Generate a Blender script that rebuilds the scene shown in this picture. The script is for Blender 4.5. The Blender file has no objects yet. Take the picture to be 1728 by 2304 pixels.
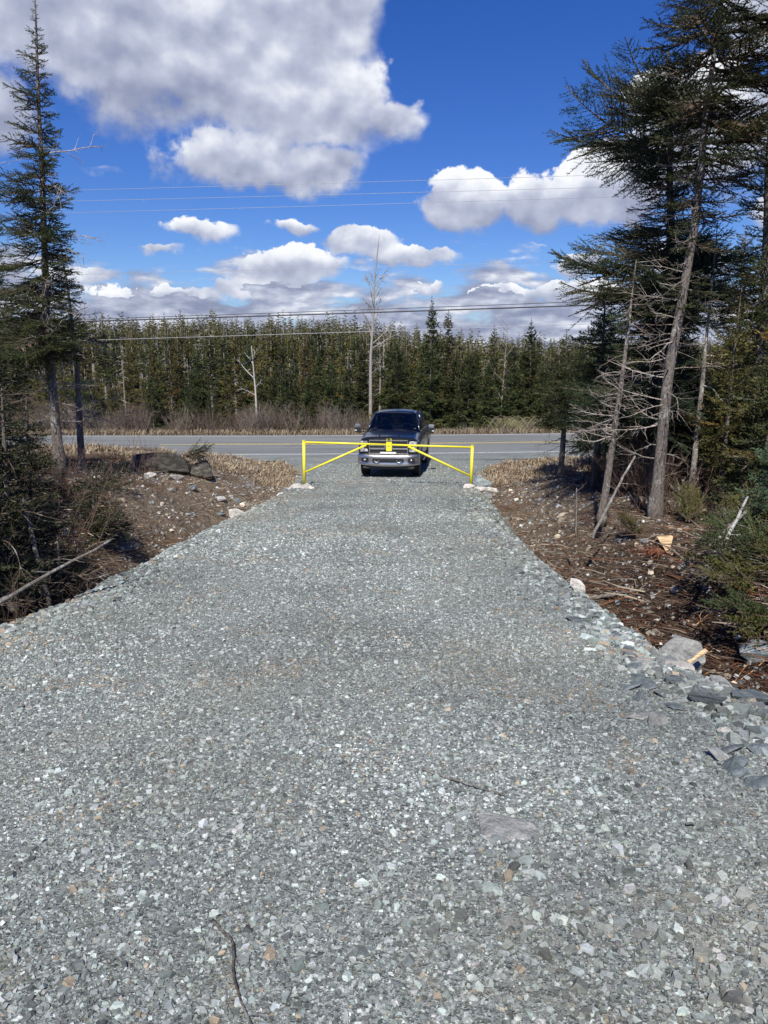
import bpy, math, random
import numpy as np
from mathutils import Vector
R = math.radians
rnd = random.Random(7)
rng = np.random.default_rng(11)
scene = bpy.context.scene
COL = scene.collection

# ------------------------------------------------------------------ camera
cam_d = bpy.data.cameras.new('camera')
cam = bpy.data.objects.new('camera', cam_d); COL.objects.link(cam)
cam.location = (0, 0, 1.6)
cam.rotation_euler = (R(90 - 11.0), 0, 0)
cam_d.sensor_fit = 'VERTICAL'; cam_d.sensor_height = 36.0
cam_d.lens = 36.0 * 1735 / 2304
cam_d.clip_start = 0.05; cam_d.clip_end = 3000
scene.camera = cam

# ------------------------------------------------------------------ light
SUN_EL = 50.0
SUN_AZ = (-0.13, -1.0)                      # horizontal direction towards the sun
sun_d = bpy.data.lights.new('sun', 'SUN')
sun_d.energy = 5.0; sun_d.angle = R(0.5); sun_d.color = (1.0, 0.955, 0.88)
sun = bpy.data.objects.new('sun', sun_d); COL.objects.link(sun)
_h = math.hypot(*SUN_AZ)
sv = Vector((SUN_AZ[0]/_h*math.cos(R(SUN_EL)), SUN_AZ[1]/_h*math.cos(R(SUN_EL)), math.sin(R(SUN_EL))))
sun.rotation_euler = sv.to_track_quat('Z', 'Y').to_euler()
sun.location = (-10, -20, 40)

# ------------------------------------------------------------------ node helper
class NT:
    def __init__(s, tree): s.t = tree; s.n = tree.nodes; s.l = tree.links
    def add(s, typ, **kw):
        nd = s.n.new(typ)
        for k, v in kw.items(): setattr(nd, k, v)
        return nd
    def put(s, sock, v):
        if isinstance(v, bpy.types.NodeSocket): s.l.new(v, sock)
        else: sock.default_value = v
    def m(s, op, a, b=0.0, c=None, clamp=False):
        nd = s.n.new('ShaderNodeMath'); nd.operation = op; nd.use_clamp = clamp
        s.put(nd.inputs[0], a); s.put(nd.inputs[1], b)
        if c is not None: s.put(nd.inputs[2], c)
        return nd.outputs[0]
    def vm(s, op, a, b=None, out=0):
        nd = s.n.new('ShaderNodeVectorMath'); nd.operation = op
        s.put(nd.inputs[0], a)
        if b is not None: s.put(nd.inputs[1], b)
        return nd.outputs[out]
    def mix(s, f, a, b, blend='MIX'):
        nd = s.n.new('ShaderNodeMix'); nd.data_type = 'RGBA'; nd.blend_type = blend
        s.put(nd.inputs[0], f); s.put(nd.inputs[6], a); s.put(nd.inputs[7], b)
        return nd.outputs[2]
    def noise(s, vec, scale, detail=4, rough=0.55, out=0, dist=0.0):
        nd = s.n.new('ShaderNodeTexNoise'); s.put(nd.inputs['Vector'], vec)
        nd.inputs['Scale'].default_value = scale; nd.inputs['Detail'].default_value = detail
        nd.inputs['Roughness'].default_value = rough; nd.inputs['Distortion'].default_value = dist
        return nd.outputs[out]
    def ramp(s, f, stops, interp='LINEAR'):
        nd = s.n.new('ShaderNodeValToRGB'); e = nd.color_ramp.elements; nd.color_ramp.interpolation = interp
        while len(e) < len(stops): e.new(0.5)
        for i, (p, c) in enumerate(stops):
            e[i].position = p; e[i].color = (c[0], c[1], c[2], 1) if not isinstance(c, (int, float)) else (c, c, c, 1)
        s.put(nd.inputs[0], f); return nd.outputs[0]
    def mr(s, v, a, b, c=0.0, d=1.0, smooth=False):
        nd = s.n.new('ShaderNodeMapRange'); nd.interpolation_type = 'SMOOTHSTEP' if smooth else 'LINEAR'
        for i, x in enumerate((v, a, b, c, d)): s.put(nd.inputs[i], x)
        return nd.outputs[0]

# ------------------------------------------------------------------ sky with clouds
world = bpy.data.worlds.new('World'); scene.world = world; world.use_nodes = True
N = NT(world.node_tree); N.n.clear()
sky = N.add('ShaderNodeTexSky', sky_type='NISHITA'); sky.sun_disc = False
sky.sun_elevation = R(SUN_EL); sky.sun_rotation = math.atan2(SUN_AZ[0], SUN_AZ[1])
sky.altitude = 60; sky.air_density = 1.0; sky.dust_density = 0.25; sky.ozone_density = 2.6
tc = N.add('ShaderNodeTexCoord')
sep = N.add('ShaderNodeSeparateXYZ'); N.put(sep.inputs[0], N.vm('NORMALIZE', tc.outputs['Generated']))
az = N.m('MULTIPLY', N.m('ARCTAN2', sep.outputs[0], sep.outputs[1]), 57.2958)
el = N.m('MULTIPLY', N.m('ARCSINE', sep.outputs[2]), 57.2958)
cmb = N.add('ShaderNodeCombineXYZ'); N.put(cmb.inputs[0], az); N.put(cmb.inputs[1], el)
AE = cmb.outputs[0]
# the air thickens to a pale cyan near the horizon, deep blue overhead
hs = N.add('ShaderNodeHueSaturation'); N.put(hs.inputs['Color'], sky.outputs[0])
hs.inputs['Saturation'].default_value = 1.35; hs.inputs['Value'].default_value = 1.0; hs.inputs['Hue'].default_value = 0.515
# soft domain warp
w1 = N.noise(AE, 0.16, 3, 0.55, out=1)
w2 = N.noise(AE, 0.75, 4, 0.6, out=1)
warp = N.vm('ADD', N.vm('MULTIPLY', N.vm('SUBTRACT', w1, (0.5, 0.5, 0.5)), (5.5, 3.0, 0)),
            N.vm('MULTIPLY', N.vm('SUBTRACT', w2, (0.5, 0.5, 0.5)), (1.8, 1.3, 0)))
P = N.vm('ADD', AE, warp)
# (azimuth, elevation, half width, half height, strength) in degrees
BLOBS = CLOUDS = [
    (-24, 22.5, 12, 7.2, 1.1), (-16.5, 21, 10, 6.8, 1.15), (-8.5, 20, 8, 6.4, 1.15), (-4.5, 16.8, 6.5, 3.8, 1.05), (0.2, 15.9, 3.4, 1.9, .8),
    (-11, 25, 10, 5, 1.0), (-3.5, 23.5, 4.5, 4.5, 1.0),
    (-9.5, 13.4, 6.6, 2.3, 1.05), (-5, 12.9, 4.5, 2.0, .9), (-25.5, 15.5, 3.4, 3.2, .9), (-19, 12.6, 5.5, 1.1, .35), (-32, 17, 6, 6, 1.0),
    (5.6, 10.9, 4.0, 2.3, 1.15), (10.4, 10.8, 4.2, 2.3, 1.15), (15.5, 11.4, 4.2, 3.0, 1.15), (21, 14, 6, 5, 1.0), (29, 20, 7, 7, 1.1), (29, 9, 6, 2.5, 1.0),
    (-12.6, 8.6, 3.0, .95, .8), (-6.9, 8.9, 2.6, .8, .6), (-15.6, 7.3, 2.8, .6, .55), (-21, 5.9, 3.2, .75, .8),
    (-1.3, 8.3, 2.9, 1.35, 1.2), (1.3, 7.2, 4.2, 1.1, 1.0), (-6.5, 6.4, 4.6, 1.4, 1.05), (-8, 5.2, 5, 1.0, .9), (3.0, 5.1, 2.6, .65, .75),
    (8.9, 4.4, 4.0, .9, .95), (13.2, 4.8, 4.2, 1.1, 1.0), (13.8, 6.6, 2.6, 1.0, .8), (-16, 4.6, 6, .9, .8), (10.5, 8.0, 1.6, .4, .4),
    (20, 6, 4, 1.5, .9), (-30, 6.5, 5, 1.3, .9),
]
Fd = None; Ws = None; Hs = None
for (a, e, ra, re, st) in CLOUDS:
    q = N.vm('MULTIPLY', N.vm('SUBTRACT', P, (a, e, 0)), (1/ra, 1/re, 0))
    d = N.vm('LENGTH', q, out=1)
    w = N.m('MULTIPLY', N.m('SUBTRACT', 1.25, d, clamp=True), st)
    Fd = w if Fd is None else N.m('SMOOTH_MAX', Fd, w, 0.12)
    sy = N.add('ShaderNodeSeparateXYZ'); N.put(sy.inputs[0], q)
    w2_ = N.m('POWER', w, 2.0)
    hh = N.m('MULTIPLY', sy.outputs[1], w2_)
    Ws = w2_ if Ws is None else N.m('ADD', Ws, w2_)
    Hs = hh if Hs is None else N.m('ADD', Hs, hh)
hrel = N.m('DIVIDE', Hs, N.m('ADD', Ws, 0.003))          # -1 base ... +1 top of a cloud
# edge break-up (fluffy cauliflower edges)
f1 = N.noise(N.vm('MULTIPLY', AE, (1, 1.25, 1)), 0.26, 6, 0.44)
f1b = N.noise(N.vm('ADD', N.vm('MULTIPLY', AE, (1, 1.25, 1)), (0.3, -1.1, 0.0)), 0.26, 6, 0.44)
fine = N.noise(AE, 1.5, 5, 0.6)
dens = N.m('ADD', N.m('ADD', Fd, N.m('MULTIPLY', N.m('SUBTRACT', fine, 0.5), 0.22)), N.m('MULTIPLY', N.m('SUBTRACT', f1, 0.5), 1.1))
# low banks of broken cloud towards the horizon
lay = N.vm('MULTIPLY', AE, (0.17, 0.52, 1))
b1 = N.noise(lay, 1.0, 7, 0.52, dist=0.0)
b1b = N.noise(N.vm('ADD', lay, (0.04, -0.16, 0)), 1.0, 7, 0.52, dist=0.0)
cov = N.mr(el, 1.0, 8.8, 0.85, -0.18, smooth=True)
low = N.m('ADD', N.m('MULTIPLY', N.m('SUBTRACT', b1, 0.5), 3.2), cov)
edge = N.mr(hrel, -0.6, 0.6, 0.42, 0.11)                  # bottoms fade softly, tops are crisp
m1 = N.mr(dens, 0.30, N.m('ADD', 0.30, edge), 0, 1, smooth=True)
m2 = N.mr(low, 0.0, 0.42, 0, 1, smooth=True)
m2 = N.m('MULTIPLY', m2, N.mr(el, 10.0, 6.5, 0, 1, smooth=True))
mask = N.m('MAXIMUM', m1, m2)
grain = N.noise(AE, 0.22, 5, 0.5)
relief = N.m('SUBTRACT', f1, f1b)
lit1 = N.m('ADD', N.m('ADD', N.m('MULTIPLY', hrel, 0.42), 0.67), N.m('MULTIPLY', relief, 1.25))
lit1 = N.m('ADD', lit1, N.m('MULTIPLY', N.m('SUBTRACT', grain, 0.5), 0.6))
lit1 = N.m('SUBTRACT', lit1, N.m('MULTIPLY', N.mr(dens, 0.9, 1.6, 0, 1), 0.10))
lit2 = N.m('ADD', N.m('MULTIPLY', N.m('SUBTRACT', b1, b1b), 3.0), N.m('ADD', 0.47, N.m('MULTIPLY', N.m('SUBTRACT', grain, 0.5), 1.2)))
sel = N.m('GREATER_THAN', m1, m2)
lit = N.m('ADD', N.m('MULTIPLY', lit1, sel), N.m('MULTIPLY', lit2, N.m('SUBTRACT', 1.0, sel)), clamp=True)
ccol = N.ramp(lit, [(0.0, (0.20, 0.235, 0.36)), (0.35, (0.31, 0.345, 0.48)), (0.62, (0.50, 0.54, 0.67)), (0.85, (0.78, 0.81, 0.88)), (1.0, (0.93, 0.94, 0.97))])
bg1 = N.add('ShaderNodeBackground'); N.put(bg1.inputs[0], N.mix(1.0, hs.outputs[0], (.72, .84, 1.10, 1), 'MULTIPLY')); bg1.inputs[1].default_value = 0.083
bg2 = N.add('ShaderNodeBackground'); N.put(bg2.inputs[0], ccol); bg2.inputs[1].default_value = 0.86
mx = N.add('ShaderNodeMixShader'); N.put(mx.inputs[0], N.m('MULTIPLY', mask, 0.98)); N.put(mx.inputs[1], bg1.outputs[0]); N.put(mx.inputs[2], bg2.outputs[0])
wo = N.add('ShaderNodeOutputWorld'); N.put(wo.inputs[0], mx.outputs[0])
world.cycles.sampling_method = 'MANUAL'; world.cycles.sample_map_resolution = 512

scene.view_settings.view_transform = 'Standard'; scene.view_settings.look = 'None'
scene.view_settings.exposure = 0.32; scene.view_settings.gamma = 1.0
scene.view_settings.use_curve_mapping = False
scene.cycles.max_bounces = 6; scene.cycles.diffuse_bounces = 3; scene.cycles.transparent_max_bounces = 6

# ------------------------------------------------------------------ materials
def mat(name, rough=0.8, spec=0.3):
    m = bpy.data.materials.new(name); m.use_nodes = True
    n = NT(m.node_tree); b = m.node_tree.nodes['Principled BSDF']
    b.inputs['Roughness'].default_value = rough; b.inputs['Specular IOR Level'].default_value = spec
    return m, n, b
def attr(n, name='Col'):
    a = n.add('ShaderNodeAttribute'); a.attribute_name = name; return a.outputs['Color']
def pos(n): return n.add('ShaderNodeNewGeometry').outputs['Position']
def objco(n): return n.add('ShaderNodeTexCoord').outputs['Object']
def bump(n, b, h, strength=0.5, dist=0.01):
    bp = n.add('ShaderNodeBump'); bp.inputs['Strength'].default_value = strength; bp.inputs['Distance'].default_value = dist
    n.put(bp.inputs['Height'], h); n.put(b.inputs['Normal'], bp.outputs[0])

M = {}
# crushed slate chips: colour per chip comes from an attribute, with fine speckle
m, n, b = mat('slate_chips', 0.62, 0.35); p = pos(n)
sp = n.noise(p, 160, 3, 0.6); st = n.noise(n.vm('MULTIPLY', p, (40, 40, 160)), 1.0, 3, 0.6)
c = n.mix(1.0, attr(n), n.ramp(n.m('ADD', n.m('MULTIPLY', sp, .5), n.m('MULTIPLY', st, .5)), [(.3, .62), (.5, .98), (.7, 1.4)]), 'MULTIPLY')
n.put(b.inputs['Base Color'], c); bump(n, b, sp, 0.35, 0.003); M['chips'] = m
# fine crushed stone between the chips
m, n, b = mat('crushed_stone', 0.75, 0.25); p = pos(n)
def vor(n, p, s, out): 
    v = n.add('ShaderNodeTexVoronoi'); n.put(v.inputs['Vector'], p); v.inputs['Scale'].default_value = s; return v.outputs[out]
wp = n.vm('ADD', p, n.vm('MULTIPLY', n.noise(p, 30, 2, 0.5, out=1), (0.02, 0.02, 0.02)))
sv1 = n.add('ShaderNodeSeparateXYZ'); n.put(sv1.inputs[0], vor(n, wp, 62, 'Color'))
sv2 = n.add('ShaderNodeSeparateXYZ'); n.put(sv2.inputs[0], vor(n, wp, 150, 'Color'))
g = n.m('ADD', n.m('MULTIPLY', sv1.outputs[0], 0.55), n.m('MULTIPLY', sv2.outputs[1], 0.45))
cc = n.ramp(g, [(0.12, (.06, .068, .063)), (.4, (.15, .168, .155)), (.62, (.22, .24, .222)), (.85, (.33, .355, .335)), (.97, (.48, .48, .42))])
big = n.noise(p, 0.9, 5, 0.6); big2 = n.noise(p, 3.4, 5, 0.65)
cc = n.mix(n.mr(big2, .52, .70, 0, .7), cc, n.mix(.6, cc, (.22, .18, .115, 1)))
cc = n.mix(1.0, cc, n.ramp(big, [(.3, .74), (.5, 1.0), (.7, 1.22)]), 'MULTIPLY')
n.put(b.inputs['Base Color'], cc)
bump(n, b, n.m('ADD', vor(n, wp, 62, 'Distance'), n.m('MULTIPLY', vor(n, wp, 150, 'Distance'), .6)), 0.9, 0.008); M['crushed'] = m
# soil and forest floor
m, n, b = mat('soil', 0.95, 0.1); p = pos(n)
f = n.noise(p, 14, 6, .7); f2 = n.noise(p, 2.2, 5, .6); f3 = n.noise(p, 60, 4, .7)
c = n.mix(1.0, attr(n), n.ramp(f, [(.3, .45), (.5, .95), (.68, 1.9)]), 'MULTIPLY')
c = n.mix(1.0, c, n.ramp(f3, [(.3, .5), (.5, 1.0), (.72, 2.0)]), 'MULTIPLY')
c = n.mix(n.mr(f2, .52, .64, 0, .5), c, n.mix(.5, c, (.12, .045, .02, 1)))
n.put(b.inputs['Base Color'], c); bump(n, b, n.m('ADD', f, n.m('MULTIPLY', f3, .5)), 1.0, 0.06); M['soil'] = m
# asphalt
m, n, b = mat('asphalt', 0.85, 0.25); p = pos(n)
f = n.noise(p, 90, 3, .7); f2 = n.noise(n.vm('MULTIPLY', p, (.12, 1.3, 1)), 1.2, 4, .6); f4 = n.noise(n.vm('MULTIPLY', p, (1, 3, 1)), .35, 4, .7)
c = n.ramp(f2, [(.3, (.13, .138, .132)), (.5, (.165, .172, .165)), (.7, (.20, .205, .195))])
c = n.mix(1.0, c, n.ramp(f, [(.3, .75), (.7, 1.25)]), 'MULTIPLY')
c = n.mix(n.mr(f4, .6, .64, 0, .5), c, (.09, .1, .105, 1))
n.put(b.inputs['Base Color'], c); bump(n, b, f, .3, .004); M['asphalt'] = m
def paint(name, col, wear):
    m, n, b = mat(name, 0.7, 0.3); p = pos(n)
    f = n.noise(p, 9, 5, .7)
    n.put(b.inputs['Base Color'], n.mix(n.mr(f, wear, wear+.1, 0, .8), col, (.16, .17, .17, 1))); return m
M['white_line'] = paint('white_road_paint', (.60, .61, .60, 1), .54)
M['yellow_line'] = paint('yellow_road_paint', (.60, .47, .17, 1), .52)
# rock
def rockmat(name, base, light, dark):
    m, n, b = mat(name, 0.75, 0.3); p = objco(n)
    f = n.noise(n.vm('MULTIPLY', p, (3, 3, 9)), 1.6, 7, .7); f2 = n.noise(p, 30, 6, .75); oi = n.add('ShaderNodeObjectInfo')
    c = n.ramp(f, [(.28, dark), (.48, base), (.68, light)])
    c = n.mix(1.0, c, n.ramp(f2, [(.3, .6), (.7, 1.35)]), 'MULTIPLY')
    c = n.mix(1.0, c, n.ramp(oi.outputs['Random'], [(0, .65), (1, 1.35)]), 'MULTIPLY')
    n.put(b.inputs['Base Color'], c); bump(n, b, n.m('ADD', f, n.m('MULTIPLY', f2, .6)), 1.0, .04); return m
M['slate'] = rockmat('blue_grey_slate', (.17, .20, .205), (.34, .37, .37), (.07, .085, .09))
M['grey_rock'] = rockmat('grey_rock', (.30, .30, .28), (.46, .45, .41), (.13, .14, .14))
M['pale_rock'] = rockmat('pale_rock', (.55, .52, .46), (.74, .71, .64), (.33, .30, .26))
M['mossy_shaded_rock'] = rockmat('mossy_shaded_rock', (.05, .046, .036), (.17, .155, .13), (.02, .02, .014))  # moss, plus the shade under the left spruce darkened into the rock colour
# bark, foliage
def barkmat(name, base, dark, lich, amt):
    m, n, b = mat(name, 0.9, 0.15); p = objco(n)
    f = n.noise(n.vm('MULTIPLY', p, (1, 1, .45)), 34, 6, .78); f2 = n.noise(n.vm('MULTIPLY', p, (1, 1, .7)), 6.5, 6, .7)
    c = n.mix(n.mr(f, .38, .62), dark, base); c = n.mix(1.0, c, attr(n), 'MULTIPLY')
    c = n.mix(n.mr(f2, amt, amt+.07, 0, .85), c, lich)
    n.put(b.inputs['Base Color'], c); bump(n, b, f, 1.0, .04); return m
M['bark'] = barkmat('spruce_bark', (.27, .235, .205, 1), (.08, .066, .056, 1), (.42, .43, .39, 1), .56)
M['deadwood'] = barkmat('dead_wood', (.36, .33, .29, 1), (.15, .13, .11, 1), (.55, .55, .51, 1), .55)
M['birch'] = barkmat('birch_bark', (.62, .60, .56, 1), (.38, .36, .33, 1), (.15, .13, .12, 1), .64)
M['grey_bark'] = barkmat('grey_bark', (.42, .39, .35, 1), (.24, .22, .20, 1), (.55, .53, .49, 1), .6)
m, n, b = mat('fresh_wood', .7, .2); f = n.noise(n.vm('MULTIPLY', objco(n), (4, 4, 40)), 1.5, 4, .6)
n.put(b.inputs['Base Color'], n.ramp(f, [(.35, (.34, .20, .10)), (.55, (.62, .47, .27)), (.7, (.74, .62, .40))])); M['fresh'] = m
def leafmat(name, a, bb, tr=.18):
    m, n, b = mat(name, .62, .3)
    f = n.noise(objco(n), 1.3, 3, .6)
    oi = n.add('ShaderNodeObjectInfo')
    c = n.mix(n.mr(f, .35, .65), a, bb); c = n.mix(1.0, c, attr(n), 'MULTIPLY')
    hsn = n.add('ShaderNodeHueSaturation'); n.put(hsn.inputs['Color'], c)
    n.put(hsn.inputs['Value'], n.mr(oi.outputs['Random'], 0, 1, .72, 1.3)); n.put(hsn.inputs['Hue'], n.mr(oi.outputs['Random'], 0, 1, .485, .51))
    n.put(b.inputs['Base Color'], hsn.outputs[0])
    t = n.add('ShaderNodeBsdfTranslucent'); n.put(t.inputs[0], hsn.outputs[0])
    ms = n.add('ShaderNodeMixShader'); ms.inputs[0].default_value = tr
    out = m.node_tree.nodes['Material Output']
    n.l.new(b.outputs[0], ms.inputs[1]); n.l.new(t.outputs[0], ms.inputs[2]); n.l.new(ms.outputs[0], out.inputs[0]); return m
M['needles'] = leafmat('spruce_needles', (.036, .052, .018, 1), (.072, .084, .026, 1))
M['needles_dark'] = leafmat('shaded_needles', (.022, .030, .013, 1), (.040, .046, .018, 1), .08)  # spruce needles with the deep shade of the left bank painted into the colour
M['needles_blue'] = leafmat('bluish_needles', (.040, .066, .036, 1), (.070, .098, .042, 1))
M['needles_olive'] = leafmat('olive_needles', (.080, .080, .022, 1), (.135, .122, .038, 1))
M['needles_dry'] = leafmat('dry_needles', (.15, .105, .045, 1), (.20, .145, .06, 1))
m, n, b = mat('twigs', .9, .1); n.put(b.inputs['Base Color'], attr(n)); M['twigs'] = m
m, n, b = mat('dry_grass', .85, .15); n.put(b.inputs['Base Color'], attr(n)); M['grass'] = m
m, n, b = mat('yellow_paint', .42, .45); f = n.noise(objco(n), 11, 4, .6)
n.put(b.inputs['Base Color'], n.mix(n.mr(f, .66, .70, 0, .5), (.80, .72, .045, 1), (.42, .30, .05, 1))); bump(n, b, n.noise(objco(n), 60, 3, .6), .25, .003); M['yellow'] = m
m, n, b = mat('dark_paint', .28, .5); b.inputs['Base Color'].default_value = (.006, .012, .028, 1); b.inputs['Coat Weight'].default_value = .55; b.inputs['Coat Roughness'].default_value = .07
f = n.noise(objco(n), 7, 4, .6); n.put(b.inputs['Base Color'], n.mix(n.mr(f, .5, .8), (.004, .007, .014, 1), (.014, .015, .017, 1))); M['paint'] = m
def simple(name, col, rough, metal=0, spec=.5):
    m, n, b = mat(name, rough, spec); f = n.noise(objco(n), 12, 3, .6)
    n.put(b.inputs['Base Color'], n.mix(n.mr(f, .3, .7, 0, .35), (*col, 1), tuple(x*.6 for x in col)+(1,))); b.inputs['Metallic'].default_value = metal; return m
M['chrome'] = simple('chrome', (.74, .71, .67), .33, 1)
M['satin'] = simple('satin_grey_metal', (.22, .215, .21), .42, .8)
M['plastic'] = simple('black_plastic', (.018, .018, .019), .5)
M['tyre'] = simple('tyre_rubber', (.016, .016, .016), .85)
M['dark'] = simple('dark_grey_trim', (.05, .05, .052), .45)
M['seat'] = simple('cabin_trim', (.06, .058, .055), .8)
M['white'] = simple('white_plastic', (.75, .75, .74), .4)
M['wire'] = simple('aluminium_cable', (.34, .35, .37), .5, .5)
M['cable'] = simple('black_cable', (.03, .03, .035), .5)
m, n, b = mat('windshield_glass', .03, .6); b.inputs['Base Color'].default_value = (.02, .025, .03, 1); b.inputs['Alpha'].default_value = 1
g_ = n.add('ShaderNodeBsdfGlossy'); g_.inputs[0].default_value = (.8, .85, .9, 1); g_.inputs[1].default_value = .02
tr_ = n.add('ShaderNodeBsdfTransparent'); tr_.inputs[0].default_value = (.30, .33, .34, 1)
fr = n.add('ShaderNodeFresnel'); fr.inputs[0].default_value = 1.5
ms = n.add('ShaderNodeMixShader'); n.put(ms.inputs[0], n.m('MULTIPLY', fr.outputs[0], 1.3, clamp=True)); n.l.new(tr_.outputs[0], ms.inputs[1]); n.l.new(g_.outputs[0], ms.inputs[2])
n.l.new(ms.outputs[0], m.node_tree.nodes['Material Output'].inputs[0]); M['glass'] = m
m, n, b = mat('lamp_lens', .15, .6); b.inputs['Metallic'].default_value = .25
f = n.add('ShaderNodeTexVoronoi'); n.put(f.inputs['Vector'], objco(n)); f.inputs['Scale'].default_value = 14
n.put(b.inputs['Base Color'], n.mix(n.mr(f.outputs['Distance'], .2, .6), (.82, .82, .82, 1), (.25, .26, .27, 1))); M['lens'] = m
m, n, b = mat('puddle_water', .05, .5); b.inputs['Base Color'].default_value = (.05, .033, .022, 1); M['water'] = m

# ------------------------------------------------------------------ numpy mesh helpers
def npmesh(name, V, F, mats, cols=None, mi=None, smooth=False):
    """V (n,3); F list of (m,k) index arrays; cols (n,3) per vertex"""
    me = bpy.data.meshes.new(name)
    V = np.asarray(V, np.float32)
    Fs = [np.asarray(f, np.int32) for f in F if len(f)]
    me.vertices.add(len(V)); me.vertices.foreach_set('co', V.ravel())
    li = np.concatenate([f.ravel() for f in Fs]); cnt = np.concatenate([np.full(len(f), f.shape[1], np.int32) for f in Fs])
    start = np.concatenate([[0], np.cumsum(cnt)[:-1]]).astype(np.int32)
    me.loops.add(len(li)); me.loops.foreach_set('vertex_index', li)
    me.polygons.add(len(cnt)); me.polygons.foreach_set('loop_start', start)
    if mi is not None: me.polygons.foreach_set('material_index', np.asarray(mi, np.int32))
    me.polygons.foreach_set('use_smooth', np.full(len(cnt), smooth))
    for m_ in (mats if isinstance(mats, (list, tuple)) else [mats]): me.materials.append(m_)
    if cols is None: cols = np.ones((len(V), 3))
    a = me.color_attributes.new('Col', 'FLOAT_COLOR', 'POINT')
    a.data.foreach_set('color', np.concatenate([cols, np.ones((len(V), 1))], 1).astype(np.float32).ravel())
    me.update(calc_edges=True)
    return me
def link(name, me, parent=None, loc=(0, 0, 0), rz=0.0):
    o = bpy.data.objects.new(name, me); COL.objects.link(o); o.location = loc; o.rotation_euler = (0, 0, rz)
    if parent: o.parent = parent
    return o
def tag(o, label=None, cat=None, group=None, kind=None):
    if label: o['label'] = label
    if cat: o['category'] = cat
    if group: o['group'] = group
    if kind: o['kind'] = kind
    return o
def thing(name, label, cat, loc=(0, 0, 0), rz=0.0, group=None):
    o = bpy.data.objects.new(name, None); COL.objects.link(o); o.location = loc; o.rotation_euler = (0, 0, rz)
    o.empty_display_size = .2
    return tag(o, label, cat, group)

class Geo:
    """collects verts / tris / quads with colours"""
    def __init__(s): s.V = []; s.T = []; s.Q = []; s.C = []; s.n = 0; s.tm = []; s.qm = []
    def add(s, V, T=None, Q=None, col=(1, 1, 1), m=0):
        V = np.asarray(V, np.float32); 
        if T is not None and len(T): s.T.append(np.asarray(T, np.int64)+s.n); s.tm.append(np.full(len(T), m))
        if Q is not None and len(Q): s.Q.append(np.asarray(Q, np.int64)+s.n); s.qm.append(np.full(len(Q), m))
        col = np.asarray(col, np.float32)
        s.C.append(np.broadcast_to(col, V.shape) if col.ndim == 1 else col); s.V.append(V); s.n += len(V)
    def arrays(s):
        V = np.concatenate(s.V); C = np.concatenate(s.C)
        T = np.concatenate(s.T) if s.T else np.zeros((0, 3), int); Q = np.concatenate(s.Q) if s.Q else np.zeros((0, 4), int)
        tm = np.concatenate(s.tm) if s.tm else np.zeros(0, int); qm = np.concatenate(s.qm) if s.qm else np.zeros(0, int)
        return V, T, Q, C, tm, qm
    def mesh(s, name, mats, smooth=False):
        V, T, Q, C, tm, qm = s.arrays()
        F = []; 
        if len(T): F.append(T)
        if len(Q): F.append(Q)
        return npmesh(name, V, F, mats, C, np.concatenate([tm, qm]) if (len(tm)+len(qm)) else None, smooth)

def tube(P_, r, k=6, cap=True):
    P_ = np.asarray(P_, float); nP = len(P_); r = np.broadcast_to(np.asarray(r, float), (nP,))
    T = np.gradient(P_, axis=0); T /= np.linalg.norm(T, axis=1, keepdims=True)+1e-9
    ref = np.array([0, 0, 1.0]) if abs(T[:, 2]).mean() < .8 else np.array([1.0, 0, 0])
    A = np.cross(T, ref); A /= np.linalg.norm(A, axis=1, keepdims=True)+1e-9; B = np.cross(T, A)
    th = np.arange(k)*2*math.pi/k
    V = P_[:, None]+r[:, None, None]*(np.cos(th)[None, :, None]*A[:, None]+np.sin(th)[None, :, None]*B[:, None])
    V = V.reshape(-1, 3); i = np.arange(nP-1)[:, None]*k; j = np.arange(k)[None]; j2 = (j+1) % k
    Q = np.stack([i+j, i+j2, i+k+j2, i+k+j], -1).reshape(-1, 4)
    T3 = np.zeros((0, 3), int)
    if cap:
        V = np.concatenate([V, P_[:1], P_[-1:]]); a = nP*k; jj = np.arange(k); jn = (jj+1) % k
        T3 = np.concatenate([np.stack([np.full(k, a), jn, jj], 1), np.stack([np.full(k, a+1), (nP-1)*k+jj, (nP-1)*k+jn], 1)])
    return V, T3, Q

# ------------------------------------------------------------------ value noise
_perm = rng.random((256, 256))
def vnoise(x, y):
    xi = np.floor(x).astype(int); yi = np.floor(y).astype(int); fx = x-xi; fy = y-yi
    fx = fx*fx*(3-2*fx); fy = fy*fy*(3-2*fy)
    g = lambda a, b_: _perm[a & 255, b_ & 255]
    return (g(xi, yi)*(1-fx)+g(xi+1, yi)*fx)*(1-fy)+(g(xi, yi+1)*(1-fx)+g(xi+1, yi+1)*fx)*fy
def fbm(x, y, o=4, s=1.0):
    t = 0; a = .5
    for i in range(o): t = t+a*(vnoise(x*s+17.3*i, y*s+9.1*i)-.5); a *= .5; s *= 2.03
    return t

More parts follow.
